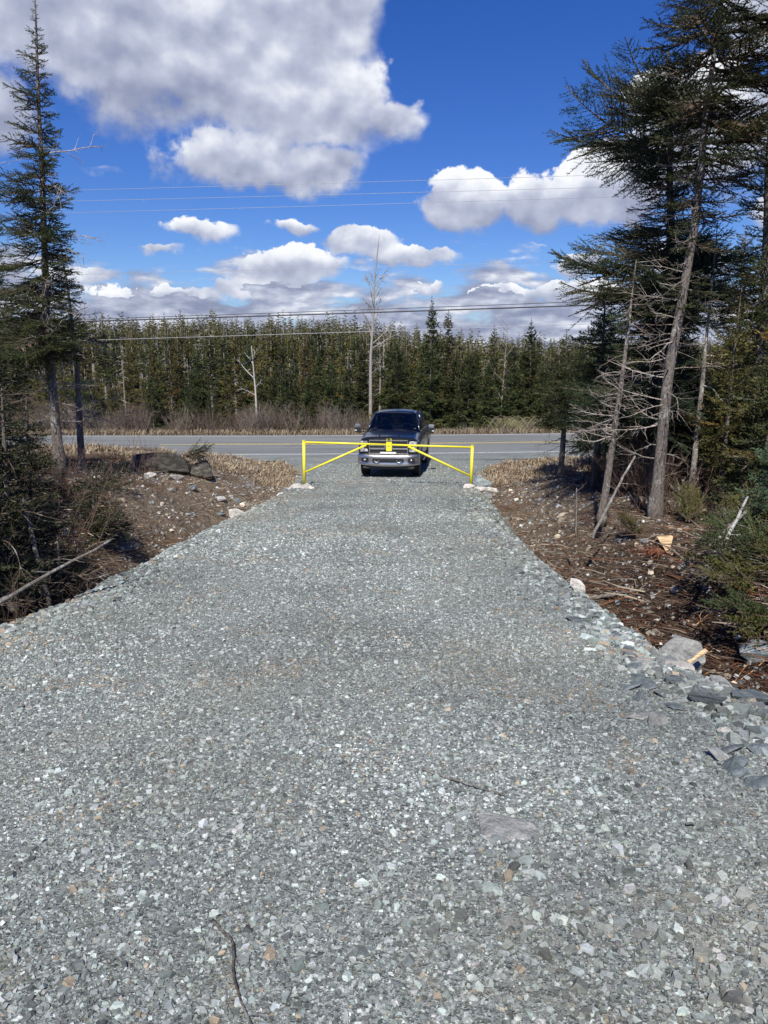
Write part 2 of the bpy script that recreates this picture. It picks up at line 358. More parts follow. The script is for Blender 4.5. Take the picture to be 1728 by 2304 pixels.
# ------------------------------------------------------------------ terrain functions
_yy = np.linspace(-40, 60, 2001)
def sm(pts, w=41):
    v = np.interp(_yy, [p[0] for p in pts], [p[1] for p in pts]); k = np.hanning(w); k /= k.sum()
    return np.convolve(np.pad(v, w//2, 'edge'), k, 'valid')
_D = sm([(-40, 1.5), (-8, .45), (0, 0), (2, -.19), (6, -.66), (11, -1.06), (18, -1.6), (21.6, -1.82), (25, -2.06), (30, -2.18), (33, -2.22), (60, -2.22)], 31)
_Rt = sm([(-40, 6), (-2, 4.0), (2, 3.0), (4.2, 2.3), (6.2, 2.2), (8.2, 2.06), (11, 1.97), (15, 2.1), (18, 2.3), (21.6, 2.5), (27, 3.1), (29.5, 4.2), (31, 6), (34, 7)], 25)
_Lt = sm([(-40, -7), (-2, -5.2), (3, -4.4), (6.5, -3.5), (8, -3.2), (12, -3.12), (15.5, -2.9), (19, -2.66), (21.6, -2.45), (27, -2.7), (29.5, -3.6), (31, -5.5), (34, -6.5)], 25)
def D0(y): return np.interp(y, _yy, _D)
def Redge(y): return np.interp(y, _yy, _Rt)+.22*fbm(y*1.0+50, y*0+3, 4, 1.3)
def Ledge(y): return np.interp(y, _yy, _Lt)+.22*fbm(y*1.0+90, y*0+8, 4, 1.3)
def drive_z(x, y):
    c = (Redge(y)+Ledge(y))/2; h = (Redge(y)-Ledge(y))/2
    t = np.clip(np.abs(x-c)/h, 0, 1)
    z = D0(y)-.05*t**2+.03*fbm(x, y, 3, .9)+.014*fbm(x+9, y+4, 3, 5.0)
    e = np.maximum(Ledge(y)-x, x-Redge(y))
    return z-.85*np.maximum(0, e-.03)
def sst(t): t = np.clip(t, 0, 1); return t*t*(3-2*t)
def road_mid(x): return 36.2+.0035*np.clip(x+10, 0, 80)**2-.004*np.clip(-x-15, 0, 80)
ROAD_HW = 4.15
def ground_z(x, y):
    x = np.asarray(x, float); y = np.asarray(y, float)
    d = D0(y); e = np.maximum(Ledge(y)-x, x-Redge(y))
    Nl = .12+.10*np.clip(-x-3, 0, 6); Nr = .05+.05*np.clip(x-2.5, 0, 8)
    Nn = np.where(x < 0, Nl, Nr)+.35*fbm(x, y, 3, .45)+.12*fbm(x+31, y, 4, 2.2)
    k = sst((30.6-y)/4.5)                                    # level out beside the highway
    far = sst((y-41)/6.0)
    Nn = Nn*k
    dep = .5*sst((23-y)/6)+.12*k
    z = d-(.05+.09*k)-dep*sst(e/.6)+sst((e-.7)/1.9)*(Nn+dep+.05+.09*k)
    # behind the highway: shallow ditch then gently rising, a little higher on the left
    yb = y-road_mid(x)
    back = -2.22-.25*sst((yb-5)/2)*(1-sst((yb-7)/4))+.2*fbm(x, y, 4, .2)+np.clip(yb-20, 0, 95)*(.018+.040*sst((.10-x/np.maximum(y, 1))/.16))
    z = np.where(yb > 3, z*(1-sst((yb-4.5)/2))+back*sst((yb-4.5)/2), z)
    # bed of the highway stays a little under the asphalt
    rb = sst((6.0-np.abs(yb))/1.0)
    return z*(1-rb)+(-2.31)*rb

# ground sheet (non-uniform grid, reaching well past the forest)
def axis(parts):
    o = []
    for a, b_, s in parts: o.append(np.arange(a, b_, s))
    return np.unique(np.round(np.concatenate(o), 3))
gx = axis([(-900, -120, 60), (-120, -30, 5), (-30, -10, .6), (-10, 10, .1), (10, 30, .6), (30, 120, 5), (120, 901, 60)])
gy = axis([(-200, -20, 20), (-20, 0, 1), (0, 28, .1), (28, 48, .35), (48, 130, 2.5), (130, 1500, 60)])
X, Y = np.meshgrid(gx, gy); Z = ground_z(X, Y)
e_ = np.maximum(Ledge(Y)-X, X-Redge(Y))
near = (Y < 27) & (np.abs(X) < 12)
Z = Z+np.where(near & (e_ > .5), .05*fbm(X+5, Y+5, 3, 7.0), 0)
nv = np.array([.052, .034, .024])[None, None]; dry = np.array([.27, .21, .14])[None, None]; red = np.array([.065, .028, .017])[None, None]; tanc = np.array([.21, .165, .115])[None, None]
a1 = sst((Y-23.5+2.5*fbm(X, Y, 3, .5))/3.0)[..., None]*sst((34-Y)/2)[..., None]
a2 = np.clip(sst((Y-9.5)/5)*np.where(X < 0, 1.0, .72)*(1-sst((np.abs(X)-5.2)/1.5))+.6*fbm(X+3, Y, 4, .8), 0, 1)[..., None]
a3 = (sst((7.4-Y)/2)*sst((X-2.2)/.5))[..., None]
C = nv*(1-a2)+tanc*a2; C = C*(1-a3)+red*a3; C = C*(1-a1)+dry*a1
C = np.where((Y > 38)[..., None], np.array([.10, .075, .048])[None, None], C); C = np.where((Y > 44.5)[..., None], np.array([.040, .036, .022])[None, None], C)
ny_, nx_ = X.shape
def gridF(ny, nx):
    i = np.arange(ny-1)[:, None]*nx+np.arange(nx-1)[None]
    return np.stack([i, i+1, i+nx+1, i+nx], -1).reshape(-1, 4)
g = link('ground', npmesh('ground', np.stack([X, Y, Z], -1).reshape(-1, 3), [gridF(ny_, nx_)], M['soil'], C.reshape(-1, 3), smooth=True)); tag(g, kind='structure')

# gravel driveway sheet with sloping shoulders
ys = axis([(-8, 0, .4), (0, 8, .05), (8, 31.61, .1)]); ts = np.concatenate([-1-np.array([.75, .5, .28, .12]), np.linspace(-1, 1, 81), 1+np.array([.12, .28, .5, .75])])
Y2, T2 = np.meshgrid(ys, ts, indexing='ij'); Lq = Ledge(Y2); Rq = Redge(Y2)
X2 = np.where(np.abs(T2) <= 1, (Lq+Rq)/2+(Rq-Lq)/2*T2, np.where(T2 < 0, Lq+(T2+1), Rq+(T2-1)))
Z2 = drive_z(X2, Y2); Z2 = np.where(Y2 > 29, np.minimum(Z2, -2.185), Z2)
o = link('driveway', npmesh('driveway', np.stack([X2, Y2, Z2], -1).reshape(-1, 3), [gridF(*X2.shape)], M['crushed'], smooth=True)); tag(o, kind='structure')

# highway, shoulder and painted lines
def strip(name, off0, off1, z, m_, x0=-140, x1=140, dx=2.0, kind='structure', thick=0):
    xs = np.arange(x0, x1+.01, dx); c = road_mid(xs); n_ = 5 if abs(off1-off0) > 1 else 2
    of = np.linspace(off0, off1, n_)
    V = np.stack([np.repeat(xs[:, None], n_, 1), c[:, None]+of[None], np.full((len(xs), n_), z)], -1)
    o = link(name, npmesh(name, V.reshape(-1, 3), [gridF(len(xs), n_)[:, ::-1]], m_)); return tag(o, kind=kind)
strip('road', -ROAD_HW-.55, ROAD_HW+.45, -2.20, M['asphalt'])
sh = strip('road_shoulder', -ROAD_HW-2.1, -ROAD_HW-.5, -2.204, M['crushed'])
strip('road_marking', -ROAD_HW, -ROAD_HW+.15, -2.195, M['white_line'])
strip('road_marking', ROAD_HW-.15, ROAD_HW, -2.195, M['white_line'])
strip('road_marking', -.22, -.08, -2.195, M['yellow_line'], x0=-10.5)
strip('road_marking', .1, .24, -2.195, M['yellow_line'], x0=-9.0)

# ------------------------------------------------------------------ gravel chips
def chips(n, px, py, pz, size, cols, flat=.32, tilt=.35, sides=5, sink=.35, norm=None):
    th = (np.arange(sides)[None]+rng.uniform(-.35, .35, (n, sides)))*2*math.pi/sides+rng.uniform(0, 6.28, (n, 1))
    r = rng.uniform(.7, 1.1, (n, sides)); asp = rng.uniform(.38, .95, (n, 1))
    ca = rng.uniform(0, 6.28, (n, 1))
    bx_ = np.cos(th)*r; by_ = np.sin(th)*r*asp
    x0 = bx_*np.cos(ca)-by_*np.sin(ca); y0 = bx_*np.sin(ca)+by_*np.cos(ca)
    h = rng.uniform(.6, 1.4, (n, 1))*flat
    top = np.stack([x0*.82, y0*.82, np.broadcast_to(h, x0.shape)+rng.uniform(-.08, .08, x0.shape)], -1)
    bot = np.stack([x0, y0, -np.broadcast_to(h, x0.shape)], -1)
    V = np.concatenate([top, bot], 1)*(size[:, None, None]*.5)
    a = rng.uniform(0, 6.28, n); t = np.abs(rng.normal(0, tilt, n)); ax = np.stack([np.cos(a), np.sin(a), 0*a], 1)
    c, s = np.cos(t)[:, None, None], np.sin(t)[:, None, None]; K = ax[:, None]
    V = V*c+np.cross(np.broadcast_to(K, V.shape), V)*s+K*(V*K).sum(-1, keepdims=True)*(1-c)
    V[..., 0] += px[:, None]; V[..., 1] += py[:, None]; V[..., 2] += (pz+size*(.5*flat)*(1-sink*2))[:, None]
    base = np.arange(n)[:, None]*2*sides; j = np.arange(sides); jn = (j+1) % sides
    topF = (base+j[None])
    sideF = np.stack([base+j, base+sides+j, base+sides+jn, base+jn], -1).reshape(-1, 4)
    return V.reshape(-1, 3), topF, sideF, np.repeat(cols, 2*sides, 0)
def slate_cols(n, tan=.05, px=None, py=None):
    v = np.exp(rng.normal(math.log(.21), .48, n)); v = np.clip(v, .045, .48)
    c = np.stack([v*.945, v*1.05, v*.985], 1)*rng.uniform(.96, 1.04, (n, 3))
    w = rng.random(n) < .016; c[w] = rng.uniform(.36, .56, (w.sum(), 1))*np.array([1, 1, .97])
    t_ = rng.random(n) < tan; c[t_] = rng.uniform(.2, .42, (t_.sum(), 1))*np.array([1.0, .82, .58])
    if px is not None:
        pn = fbm(px+40, py+7, 3, 1.6) > .16
        q = pn & (rng.random(n) < .22); c[q] = rng.uniform(.15, .36, (q.sum(), 1))*np.array([1.0, .82, .60])
        c *= (1+.85*fbm(px+4, py+1, 3, .7))[:, None]
        tk = np.minimum(np.abs(px-(Redge(py)+Ledge(py))/2-.85), np.abs(px-(Redge(py)+Ledge(py))/2+.85))
        c *= (1+.16*sst((.45+.3*fbm(px, py, 2, .5)-tk)/.25))[:, None]
        du = np.clip((fbm(px+70, py+20, 4, .55)+.05)*3.2, 0, 1)[:, None]*.75*rng.random((n, 1))
        c = c*(1-du)+np.array([.225, .20, .145])*du
    return c
def inframe(x, y, pad=.35): return np.abs(x) < y*.52+pad
PX = []; PY = []; SZ = []
def band(y0, y1, n, smed, ssig, smin, smax, xr=None):
    y = rng.uniform(y0, y1, n); 
    x = rng.uniform(np.maximum(Ledge(y)-.35, -y*.52-.4), np.minimum(Redge(y)+.45, y*.52+.5))
    s = np.clip(np.exp(rng.normal(math.log(smed), ssig, n)), smin, smax)
    PX.append(x); PY.append(y); SZ.append(s)
band(1.4, 3.0, 40000, .0125, .5, .006, .06)
band(3.0, 5.5, 62000, .0145, .48, .008, .06)
band(5.5, 9.5, 62000, .019, .42, .011, .06)
band(9.5, 16, 46000, .026, .4, .016, .07)
band(16, 31, 30000, .034, .35, .022, .06)
# coarser stone: front right, and both edges
y = rng.uniform(1.3, 3.2, 620); x = rng.uniform(-.6, 2.2, 620); k_ = rng.random(620) < sst((x+.4)/1.2)*sst((3.3-y)/1.0)
PX.append(x[k_]); PY.append(y[k_]); SZ.append(rng.uniform(.035, .085, k_.sum()))
for y0, y1, n_, sd, s0, s1 in ((2, 6.5, 2600, 1, .04, .15), (6.5, 13, 2200, 1, .04, .13), (13, 23, 1800, 1, .05, .16), (5, 9, 2200, -1, .035, .12), (9, 16, 1800, -1, .04, .12), (16, 23, 1500, -1, .05, .16)):
    y = rng.uniform(y0, y1, n_); off = rng.normal(.02, .22, n_)
    PX.append(np.where(sd > 0, Redge(y)+off, Ledge(y)-off)); PY.append(y); SZ.append(rng.uniform(s0, s1, n_)**1.0*rng.uniform(.6, 1, n_))
PX = np.concatenate(PX); PY = np.concatenate(PY); SZ = np.concatenate(SZ)
PZ = np.maximum(drive_z(PX, PY), ground_z(PX, PY))
tr = np.minimum(np.abs(PX-(Redge(PY)+Ledge(PY))/2-.85), np.abs(PX-(Redge(PY)+Ledge(PY))/2+.85))
kk = (PY < 29) & ~((tr < .28+.1*fbm(PX, PY, 3, 1.0)) & (SZ > .02) & (rng.random(len(PX)) < .55) & (PY > 2.5))
PX, PY, SZ, PZ = PX[kk], PY[kk], SZ[kk], PZ[kk]
V, tf, sf, cc_ = chips(len(PX), PX, PY, PZ, SZ, slate_cols(len(PX), .022, PX, PY))
o = link('gravel', npmesh('gravel', V, [tf, sf], M['chips'], cc_)); tag(o, kind='stuff')

# pebbles, chips of wood and sticks lying on the bare soil at both sides
def scatter_side(n, y0, y1, wmax, side):
    y = rng.uniform(y0, y1, n); off = rng.uniform(.25, wmax, n)
    x = np.where(side > 0, Redge(y)+off, Ledge(y)-off); return x, y
xs_, ys_ = [], []
for sd in (1, -1):
    a, b_ = scatter_side(12000, 4.2, 30, 5.5, sd); xs_.append(a); ys_.append(b_)
px = np.concatenate(xs_); py = np.concatenate(ys_); ok = (fbm(px, py, 3, .9) > -.12) & (np.abs(px) < py*.52+.5)
px, py = px[ok], py[ok]; n_ = len(px)
v = np.clip(np.exp(rng.normal(math.log(.26), .5, n_)), .06, .62)[:, None]
cc = v*np.where(rng.random((n_, 1)) < .4, np.array([[1, .86, .66]]), np.array([[.97, 1, .98]]))
sz = np.clip(np.exp(rng.normal(math.log(.045), .55, n_)), .02, .2)
V, tf, sf, cc = chips(n_, px, py, ground_z(px, py), sz, cc, flat=.4, tilt=.5)
tag(link('pebbles', npmesh('pebbles', V, [tf, sf], M['chips'], cc)), kind='stuff')

def sticks(n, x, y, z, ln, rad, cols, up=.12):
    """thin straight three-sided slivers"""
    a = rng.uniform(0, 6.28, n); e = rng.normal(0, up, n)
    d = np.stack([np.cos(a)*np.cos(e), np.sin(a)*np.cos(e), np.abs(np.sin(e))], 1)
    c0 = np.stack([x, y, z+rad*.8], 1); bend = rng.normal(0, .12, (n, 3))*ln[:, None]; bend[:, 2] = np.abs(bend[:, 2])*.3
    P0 = c0; P1 = c0+d*ln[:, None]*.5+bend; P2 = c0+d*ln[:, None]
    s = np.cross(d, [0, 0, 1.0]); s /= np.linalg.norm(s, axis=1, keepdims=True)+1e-9; u = np.cross(s, d)
    vs = []
    for Pp, k in ((P0, 1.0), (P1, .8), (P2, .35)):
        for (cs, sn) in ((1, -.5), (-1, -.5), (0, 1)):
            vs.append(Pp+(s*cs+u*sn)*(rad*k)[:, None])
    V = np.stack(vs, 1); b0 = np.arange(n)[:, None]*9
    q = []
    for lv in (0, 3):
        for j in range(3):
            j2 = (j+1) % 3; q.append(np.stack([b0[:, 0]+lv+j, b0[:, 0]+lv+j2, b0[:, 0]+lv+3+j2, b0[:, 0]+lv+3+j], 1))
    return V.reshape(-1, 3), np.concatenate(q), np.repeat(cols, 9, 0)
xs_, ys_ = [], []
for sd in (1, -1):
    a, b_ = scatter_side(16000, 4.2, 29, 6.5, sd); xs_.append(a); ys_.append(b_); a, b_ = scatter_side(16000, 4.4, 15, 5.0, sd); xs_.append(a); ys_.append(b_)
px = np.concatenate(xs_); py = np.concatenate(ys_); ok = (np.abs(px) < py*.52+.6); px, py = px[ok], py[ok]; n_ = len(px)
ln = np.exp(rng.normal(math.log(.14), .6, n_)); ln = np.clip(ln, .04, 1.0)
w_ = rng.random((n_, 1)); cl = np.where(w_ < .62, np.array([[.075, .05, .035]]), np.where(w_ < .82, np.array([[.19, .155, .12]]), np.where(w_ < .96, np.array([[.12, .055, .032]]), np.array([[.40, .34, .25]]))))*rng.uniform(.6, 1.3, (n_, 1))
V, Q, cc = sticks(n_, px, py, ground_z(px, py), ln, np.clip(ln*.022, .0025, .012), cl)
tag(link('wood_litter', npmesh('wood_litter', V, [Q], M['twigs'], cc)), kind='stuff')

# dry grass: verge tufts and the strip behind the highway
def grass(name, x, y, h, cols, lean=.5, w=.012):
    n = len(x); z = ground_z(x, y); a = rng.uniform(0, 6.28, n); l = rng.uniform(.15, 1, n)*lean
    d = np.stack([np.cos(a)*l, np.sin(a)*l, np.sqrt(np.clip(1-l*l, .05, 1))], 1); s = np.stack([-np.sin(a+.7), np.cos(a+.7), 0*a], 1)*w*rng.uniform(.6, 1.4, (n, 1))
    B = np.stack([x, y, z-.01], 1); Mid = B+d*(h*.6)[:, None]; Tp = B+d*h[:, None]*np.array([1.35, 1.35, .85])
    V = np.stack([B-s, B+s, Mid+s*.7, Mid-s*.7, Tp], 1); b0 = np.arange(n)*5
    F4 = np.stack([b0, b0+1, b0+2, b0+3], 1); F3 = np.stack([b0+3, b0+2, b0+4], 1)
    return tag(link(name, npmesh(name, V.reshape(-1, 3), [F3, F4], M['grass'], np.repeat(cols, 5, 0))), kind='stuff')
def straw(n): 
    c = np.array([.38, .31, .21])*rng.uniform(.55, 1.25, (n, 1)); w = rng.random(n) < .25; c[w] = np.array([.22, .15, .10])*rng.uniform(.6, 1.2, (w.sum(), 1)); return c
cx = rng.uniform(-20, 20, 1900); cy = rng.uniform(23.2, 29.6, 1900)
ok = (fbm(cx, cy, 3, .6) > -.05) | (cy > 27); cx, cy = cx[ok], cy[ok]
x = np.repeat(cx, 34)+rng.normal(0, .14, len(cx)*34); y = np.repeat(cy, 34)+rng.normal(0, .10, len(cx)*34)
e = np.maximum(Ledge(y)-x, x-Redge(y)); ok = (e > .25) & (y < 29.7); x, y = x[ok], y[ok]
grass('dry_grass', x, y, rng.uniform(.10, .34, len(x)), straw(len(x)), .95, .014)
n_ = 26000; x = rng.uniform(-34, 34, n_); y = road_mid(x)+4.7+np.abs(rng.normal(0, 1.3, n_))
c = straw(n_)*.8
grass('verge_grass', x, y, rng.uniform(.12, .55, n_), c, .7, .02)
n_ = 7000; y = rng.uniform(7, 25, n_); sd = rng.random(n_) < .5; off = rng.uniform(2.3, 8, n_); x = np.where(sd, Redge(y)+off, Ledge(y)-off); ok = (fbm(x, y, 3, .8) > .02) & (np.abs(x) < y*.55+.5); x, y = x[ok], y[ok]
grass('undergrowth', x, y, rng.uniform(.06, .25, len(x)), np.where(rng.random((len(x), 1)) < .4, np.array([[.07, .09, .03]]), np.array([[.16, .08, .045]]))*rng.uniform(.6, 1.3, (len(x), 1)), .8, .012)

k_ = 26; a_ = np.arange(k_)*2*math.pi/k_; r_a = 1+.25*np.sin(a_*3+2)+.15*np.sin(a_*7)
ring = lambda q: np.stack([-.85+.75*q*r_a*np.cos(a_), 22.6+.42*q*r_a*np.sin(a_)], 1)
XY = np.concatenate([ring(1.0), ring(.5), np.array([[-.85, 22.6]])]); Zp = drive_z(XY[:, 0], XY[:, 1])+.018; Zp[:k_] -= .03
jj = np.arange(k_); jn = (jj+1) % k_
m, n, b = mat('pale_sand', .9, .1); f = n.noise(pos(n), 22, 5, .7); n.put(b.inputs['Base Color'], n.ramp(f, [(.3, (.24, .21, .16)), (.6, (.42, .37, .29))])); bump(n, b, f, .8, .02); M['sand'] = m
tag(link('sand_patch', npmesh('sand_patch', np.column_stack([XY, Zp]), [np.stack([jj+k_, jn+k_, np.full(k_, 2*k_)], 1), np.stack([jj, jn, jn+k_, jj+k_], 1)], M['sand'], smooth=True)), kind='structure')
# ------------------------------------------------------------------ rocks
import bmesh
def rock_mesh(name, sx, sy, sz, m_, seed, npts=15):
    r_ = random.Random(seed); bm = bmesh.new()
    for i in range(npts):
        u = r_.uniform(-1, 1); a = r_.uniform(0, 6.283); q = math.sqrt(1-u*u)
        k = r_.uniform(.82, 1.0)
        bm.verts.new((sx*q*math.cos(a)*k, sy*q*math.sin(a)*k, sz*u*k))
    ret = bmesh.ops.convex_hull(bm, input=bm.verts)
    junk = [v for v in bm.verts if not v.link_faces]
    bmesh.ops.delete(bm, geom=junk, context='VERTS')
    bmesh.ops.bevel(bm, geom=bm.edges[:], offset=.06*min(sx, sy, sz), segments=1, affect='EDGES', clamp_overlap=True)
    bmesh.ops.triangulate(bm, faces=bm.faces[:])
    bmesh.ops.subdivide_edges(bm, edges=bm.edges[:], cuts=2, use_grid_fill=True)
    s0 = r_.uniform(0, 50)
    from mathutils import noise as mn
    for v in bm.verts:
        n3 = mn.noise_vector(v.co*(2.2/max(sx, sy))+Vector((s0, 0, 0)))*.05*max(sx, sy)+mn.noise_vector(v.co*(7/max(sx, sy))+Vector((s0, 0, 0)))*.018*max(sx, sy)
        v.co += n3*(min(sx, sy, sz)/max(sx, sy, sz))**.5
    me = bpy.data.meshes.new(name); bm.to_mesh(me); bm.free(); me.materials.append(m_)
    return me
def rock(name, label, cat, x, y, s, m_, seed, rot=(0, 0, 0), sink=.3, group=None, on='g', npts=15):
    me = rock_mesh(name, s[0]/2, s[1]/2, s[2]/2, M[m_], seed, npts)
    o = link(name, me); zz = float(max(ground_z(x, y), drive_z(np.array(x), np.array(y))) if on == 'd' else ground_z(x, y))
    o.location = (x, y, zz+s[2]*(.5-sink)); o.rotation_euler = tuple(R(a) for a in rot)
    return tag(o, label, cat, group)
rock('boulder', 'large angular grey boulder at the right driveway edge with pale bark strip on it', 'boulder', 2.42, 5.95, (.60, .46, .46), 'grey_rock', 19, (10, -8, 35), .2, on='d', npts=13)
rock('boulder', 'long mossy dark boulder on the left bank shaded by the tall spruce', 'boulder', -6.0, 20.5, (1.9, 1.3, .95), 'mossy_shaded_rock', 9, (0, 10, 12), .36, npts=24)
rock('boulder', 'rounded grey boulder beside the left boulder toward the driveway', 'boulder', -5.0, 20.9, (.95, .8, .75), 'mossy_shaded_rock', 12, (0, -8, 40), .35)
rock('rock', 'cream block of stone with a dark underside on the left soil bank', 'stone', -3.02, 15.6, (.62, .42, .38), 'pale_rock', 21, (10, 6, -20), .16)
rock('rock', 'white pointed stone sticking out of the right gravel edge half way down', 'stone', 2.13, 8.2, (.34, .15, .2), 'pale_rock', 22, (10, 12, -52), .2, on='d')
rock('rock', 'white squarish stone in red roots at lower right', 'stone', 2.68, 5.5, (.26, .19, .16), 'pale_rock', 23, (0, 12, -35), .15)
rock('rock', 'flat cream slab lying in the rubble below the big grey boulder', 'stone', 2.22, 5.45, (.3, .17, .07), 'pale_rock', 24, (4, 5, -12), .2, on='d')
rock('rock', 'smooth beige oval stone among slate at lower right', 'stone', 1.93, 4.05, (.1, .07, .05), 'pale_rock', 25, (0, 0, 5), .2, on='d', npts=30)
rock('slate_slab', 'wide flat pale slate slab sunk in the gravel in front right', 'slab', .52, 2.86, (.42, .30, .06), 'grey_rock', 31, (2, 3, -35), .62, on='d')
rock('slate_slab', 'broad slate slab at the right picture edge beside yellow splintered wood', 'slab', 2.42, 4.75, (.6, .42, .14), 'slate', 32, (-8, 10, 15), .3, on='d')
rock('slate_slab', 'brownish slate slab lying flat below the upright black slate', 'slab', 2.05, 3.75, (.26, .15, .07), 'slate', 33, (8, -4, -30), .3, on='d')
rock('slate_slab', 'dark upright slate wedge in the right rubble pile', 'slab', 2.05, 4.55, (.3, .07, .2), 'slate', 34, (30, 8, -20), .25, on='d')
for i, (x, y) in enumerate([(2.32, 4.35), (2.05, 5.05), (1.75, 4.95), (2.45, 5.2), (2.25, 3.55), (2.0, 3.3), (1.6, 4.2), (2.5, 4.0), (1.85, 2.95), (2.3, 6.7), (2.2, 7.2), (2.75, 6.4), (2.6, 7.1), (1.75, 3.55), (2.15, 5.75), (1.9, 5.35), (2.1, 4.75), (2.35, 5.0)]+[(float(Redge(np.array(q_)))+rnd.uniform(-.85, .22)*(1 if q_ < 5.2 else .45), q_) for q_ in [2.5+.085*k_ for k_ in range(52)]]):
    rock('slate_piece', 'angular blue grey slate piece in the rubble along the lower right gravel edge', 'slate', x, y, (lambda q_: (rnd.uniform(.12, .34)*q_, rnd.uniform(.08, .22)*q_, rnd.uniform(.035, .08)*q_))(1 if i < 18 and y > 3.2 else rnd.uniform(.5, 1.0) if y > 3.2 else .5), 'slate' if rnd.random() < .8 else 'grey_rock', 500+i, (rnd.uniform(-22, 22), rnd.uniform(-22, 22), rnd.uniform(0, 180)), .28, 'slate pieces in the rubble at the right gravel edge', on='d')
for i, (x, y, s, m_) in enumerate([(-2.42, 21.25, .42, 'pale_rock'), (-2.15, 21.2, .34, 'pale_rock'), (-2.62, 21.6, .36, 'slate'), (-2.0, 21.0, .22, 'pale_rock'), (-2.5, 22.2, .4, 'slate'), (-2.8, 21.9, .3, 'slate'), (-2.75, 20.9, .3, 'pale_rock')]):
    rock('rock', 'pale or grey angular stone heaped round the foot of the left gate post', 'stone', x, y, (s*1.5, s, s*.55), m_, 80+i, (rnd.uniform(-12, 12), rnd.uniform(-12, 12), rnd.uniform(0, 180)), .35, 'stones heaped round the left gate post', on='d')
for i, (x, y, s, m_) in enumerate([(2.35, 21.2, .42, 'pale_rock'), (2.65, 21.15, .4, 'pale_rock'), (2.2, 21.5, .3, 'slate'), (2.85, 20.9, .34, 'grey_rock'), (2.75, 21.9, .35, 'slate'), (2.95, 21.4, .3, 'slate')]):
    rock('rock', 'pale or grey angular stone heaped round the foot of the right gate post', 'stone', x, y, (s*1.5, s, s*.55), m_, 90+i, (rnd.uniform(-12, 12), rnd.uniform(-12, 12), rnd.uniform(0, 180)), .35, 'stones heaped round the right gate post', on='d')
rock('boulder', 'dark grey boulder just behind and right of the right gate post', 'boulder', 2.95, 22.9, (.85, .6, .6), 'slate', 101, (0, 12, 20), .3, on='d')
rock('rock', 'pale wedge stone leaning on the dark boulder behind the right gate post', 'stone', 3.2, 22.3, (.6, .22, .25), 'pale_rock', 102, (0, 10, -40), .3)
for i, (x, y, s) in enumerate([(3.0, 8.65, .15), (3.16, 8.6, .13), (2.86, 8.8, .12), (3.3, 8.9, .12), (2.6, 9.3, .12), (3.5, 8.3, .10)]):
    rock('rock', 'small pale rounded stone in a loose row on the dark soil right of the gravel', 'stone', x, y, (s, s*.8, s*.6), 'pale_rock', 110+i, (0, 0, rnd.uniform(0, 180)), .25, 'pale stones on the dark soil at right')
for i, (x, y, s) in enumerate([(-5.3, 19.3, .45), (-4.8, 19.0, .3), (-5.9, 19.2, .35), (-4.2, 19.6, .35), (-4.0, 18.6, .25), (-3.5, 18.1, .3), (-3.2, 17.2, .22), (-3.7, 16.2, .2), (-3.3, 19.3, .28), (-2.95, 18.9, .25), (-5.0, 17.8, .22), (-4.4, 17.3, .2), (-3.9, 20.2, .3)]):
    rock('rock', 'pale stone scattered on the brown bank between the left boulder and the gravel', 'stone', x, y, (s*1.3, s, s*.5), rnd.choice(['pale_rock', 'grey_rock', 'slate']), 130+i, (rnd.uniform(-10, 10), rnd.uniform(-10, 10), rnd.uniform(0, 180)), .3, 'stones scattered on the left bank')
for i, (x, y, s) in enumerate([(3.3, 6.1, .3), (3.6, 7.0, .4), (3.2, 6.7, .22), (3.75, 6.6, .35), (3.0, 6.2, .2), (2.9, 5.7, .22)]):
    rock('rock', 'blue grey stone half buried in red brown soil at the right picture edge', 'stone', x, y, (s*1.3, s, s*.55), 'slate', 160+i, (rnd.uniform(-15, 15), rnd.uniform(-15, 15), rnd.uniform(0, 180)), .3, 'blue grey stones in the red soil at right')
# small brown puddles in the ditches
def puddle(x, y, rx, ry, rz, label):
    k = 28; a = np.arange(k)*2*math.pi/k; r = 1+.22*np.sin(a*3+1)+.12*np.sin(a*5)
    V = np.stack([rx*r*np.cos(a), ry*r*np.sin(a), 0*a], 1)
    o = link('puddle', npmesh('puddle', V, [np.arange(k)[None]], M['water'])); o.location = (x, y, float(ground_z(x, y))+.05); o.rotation_euler = (0, 0, rz); o['kind'] = 'structure'
puddle(-3.62, 12.6, .3, 1.0, .05, ''); puddle(2.55, 15.2, .22, .8, -.05, '')

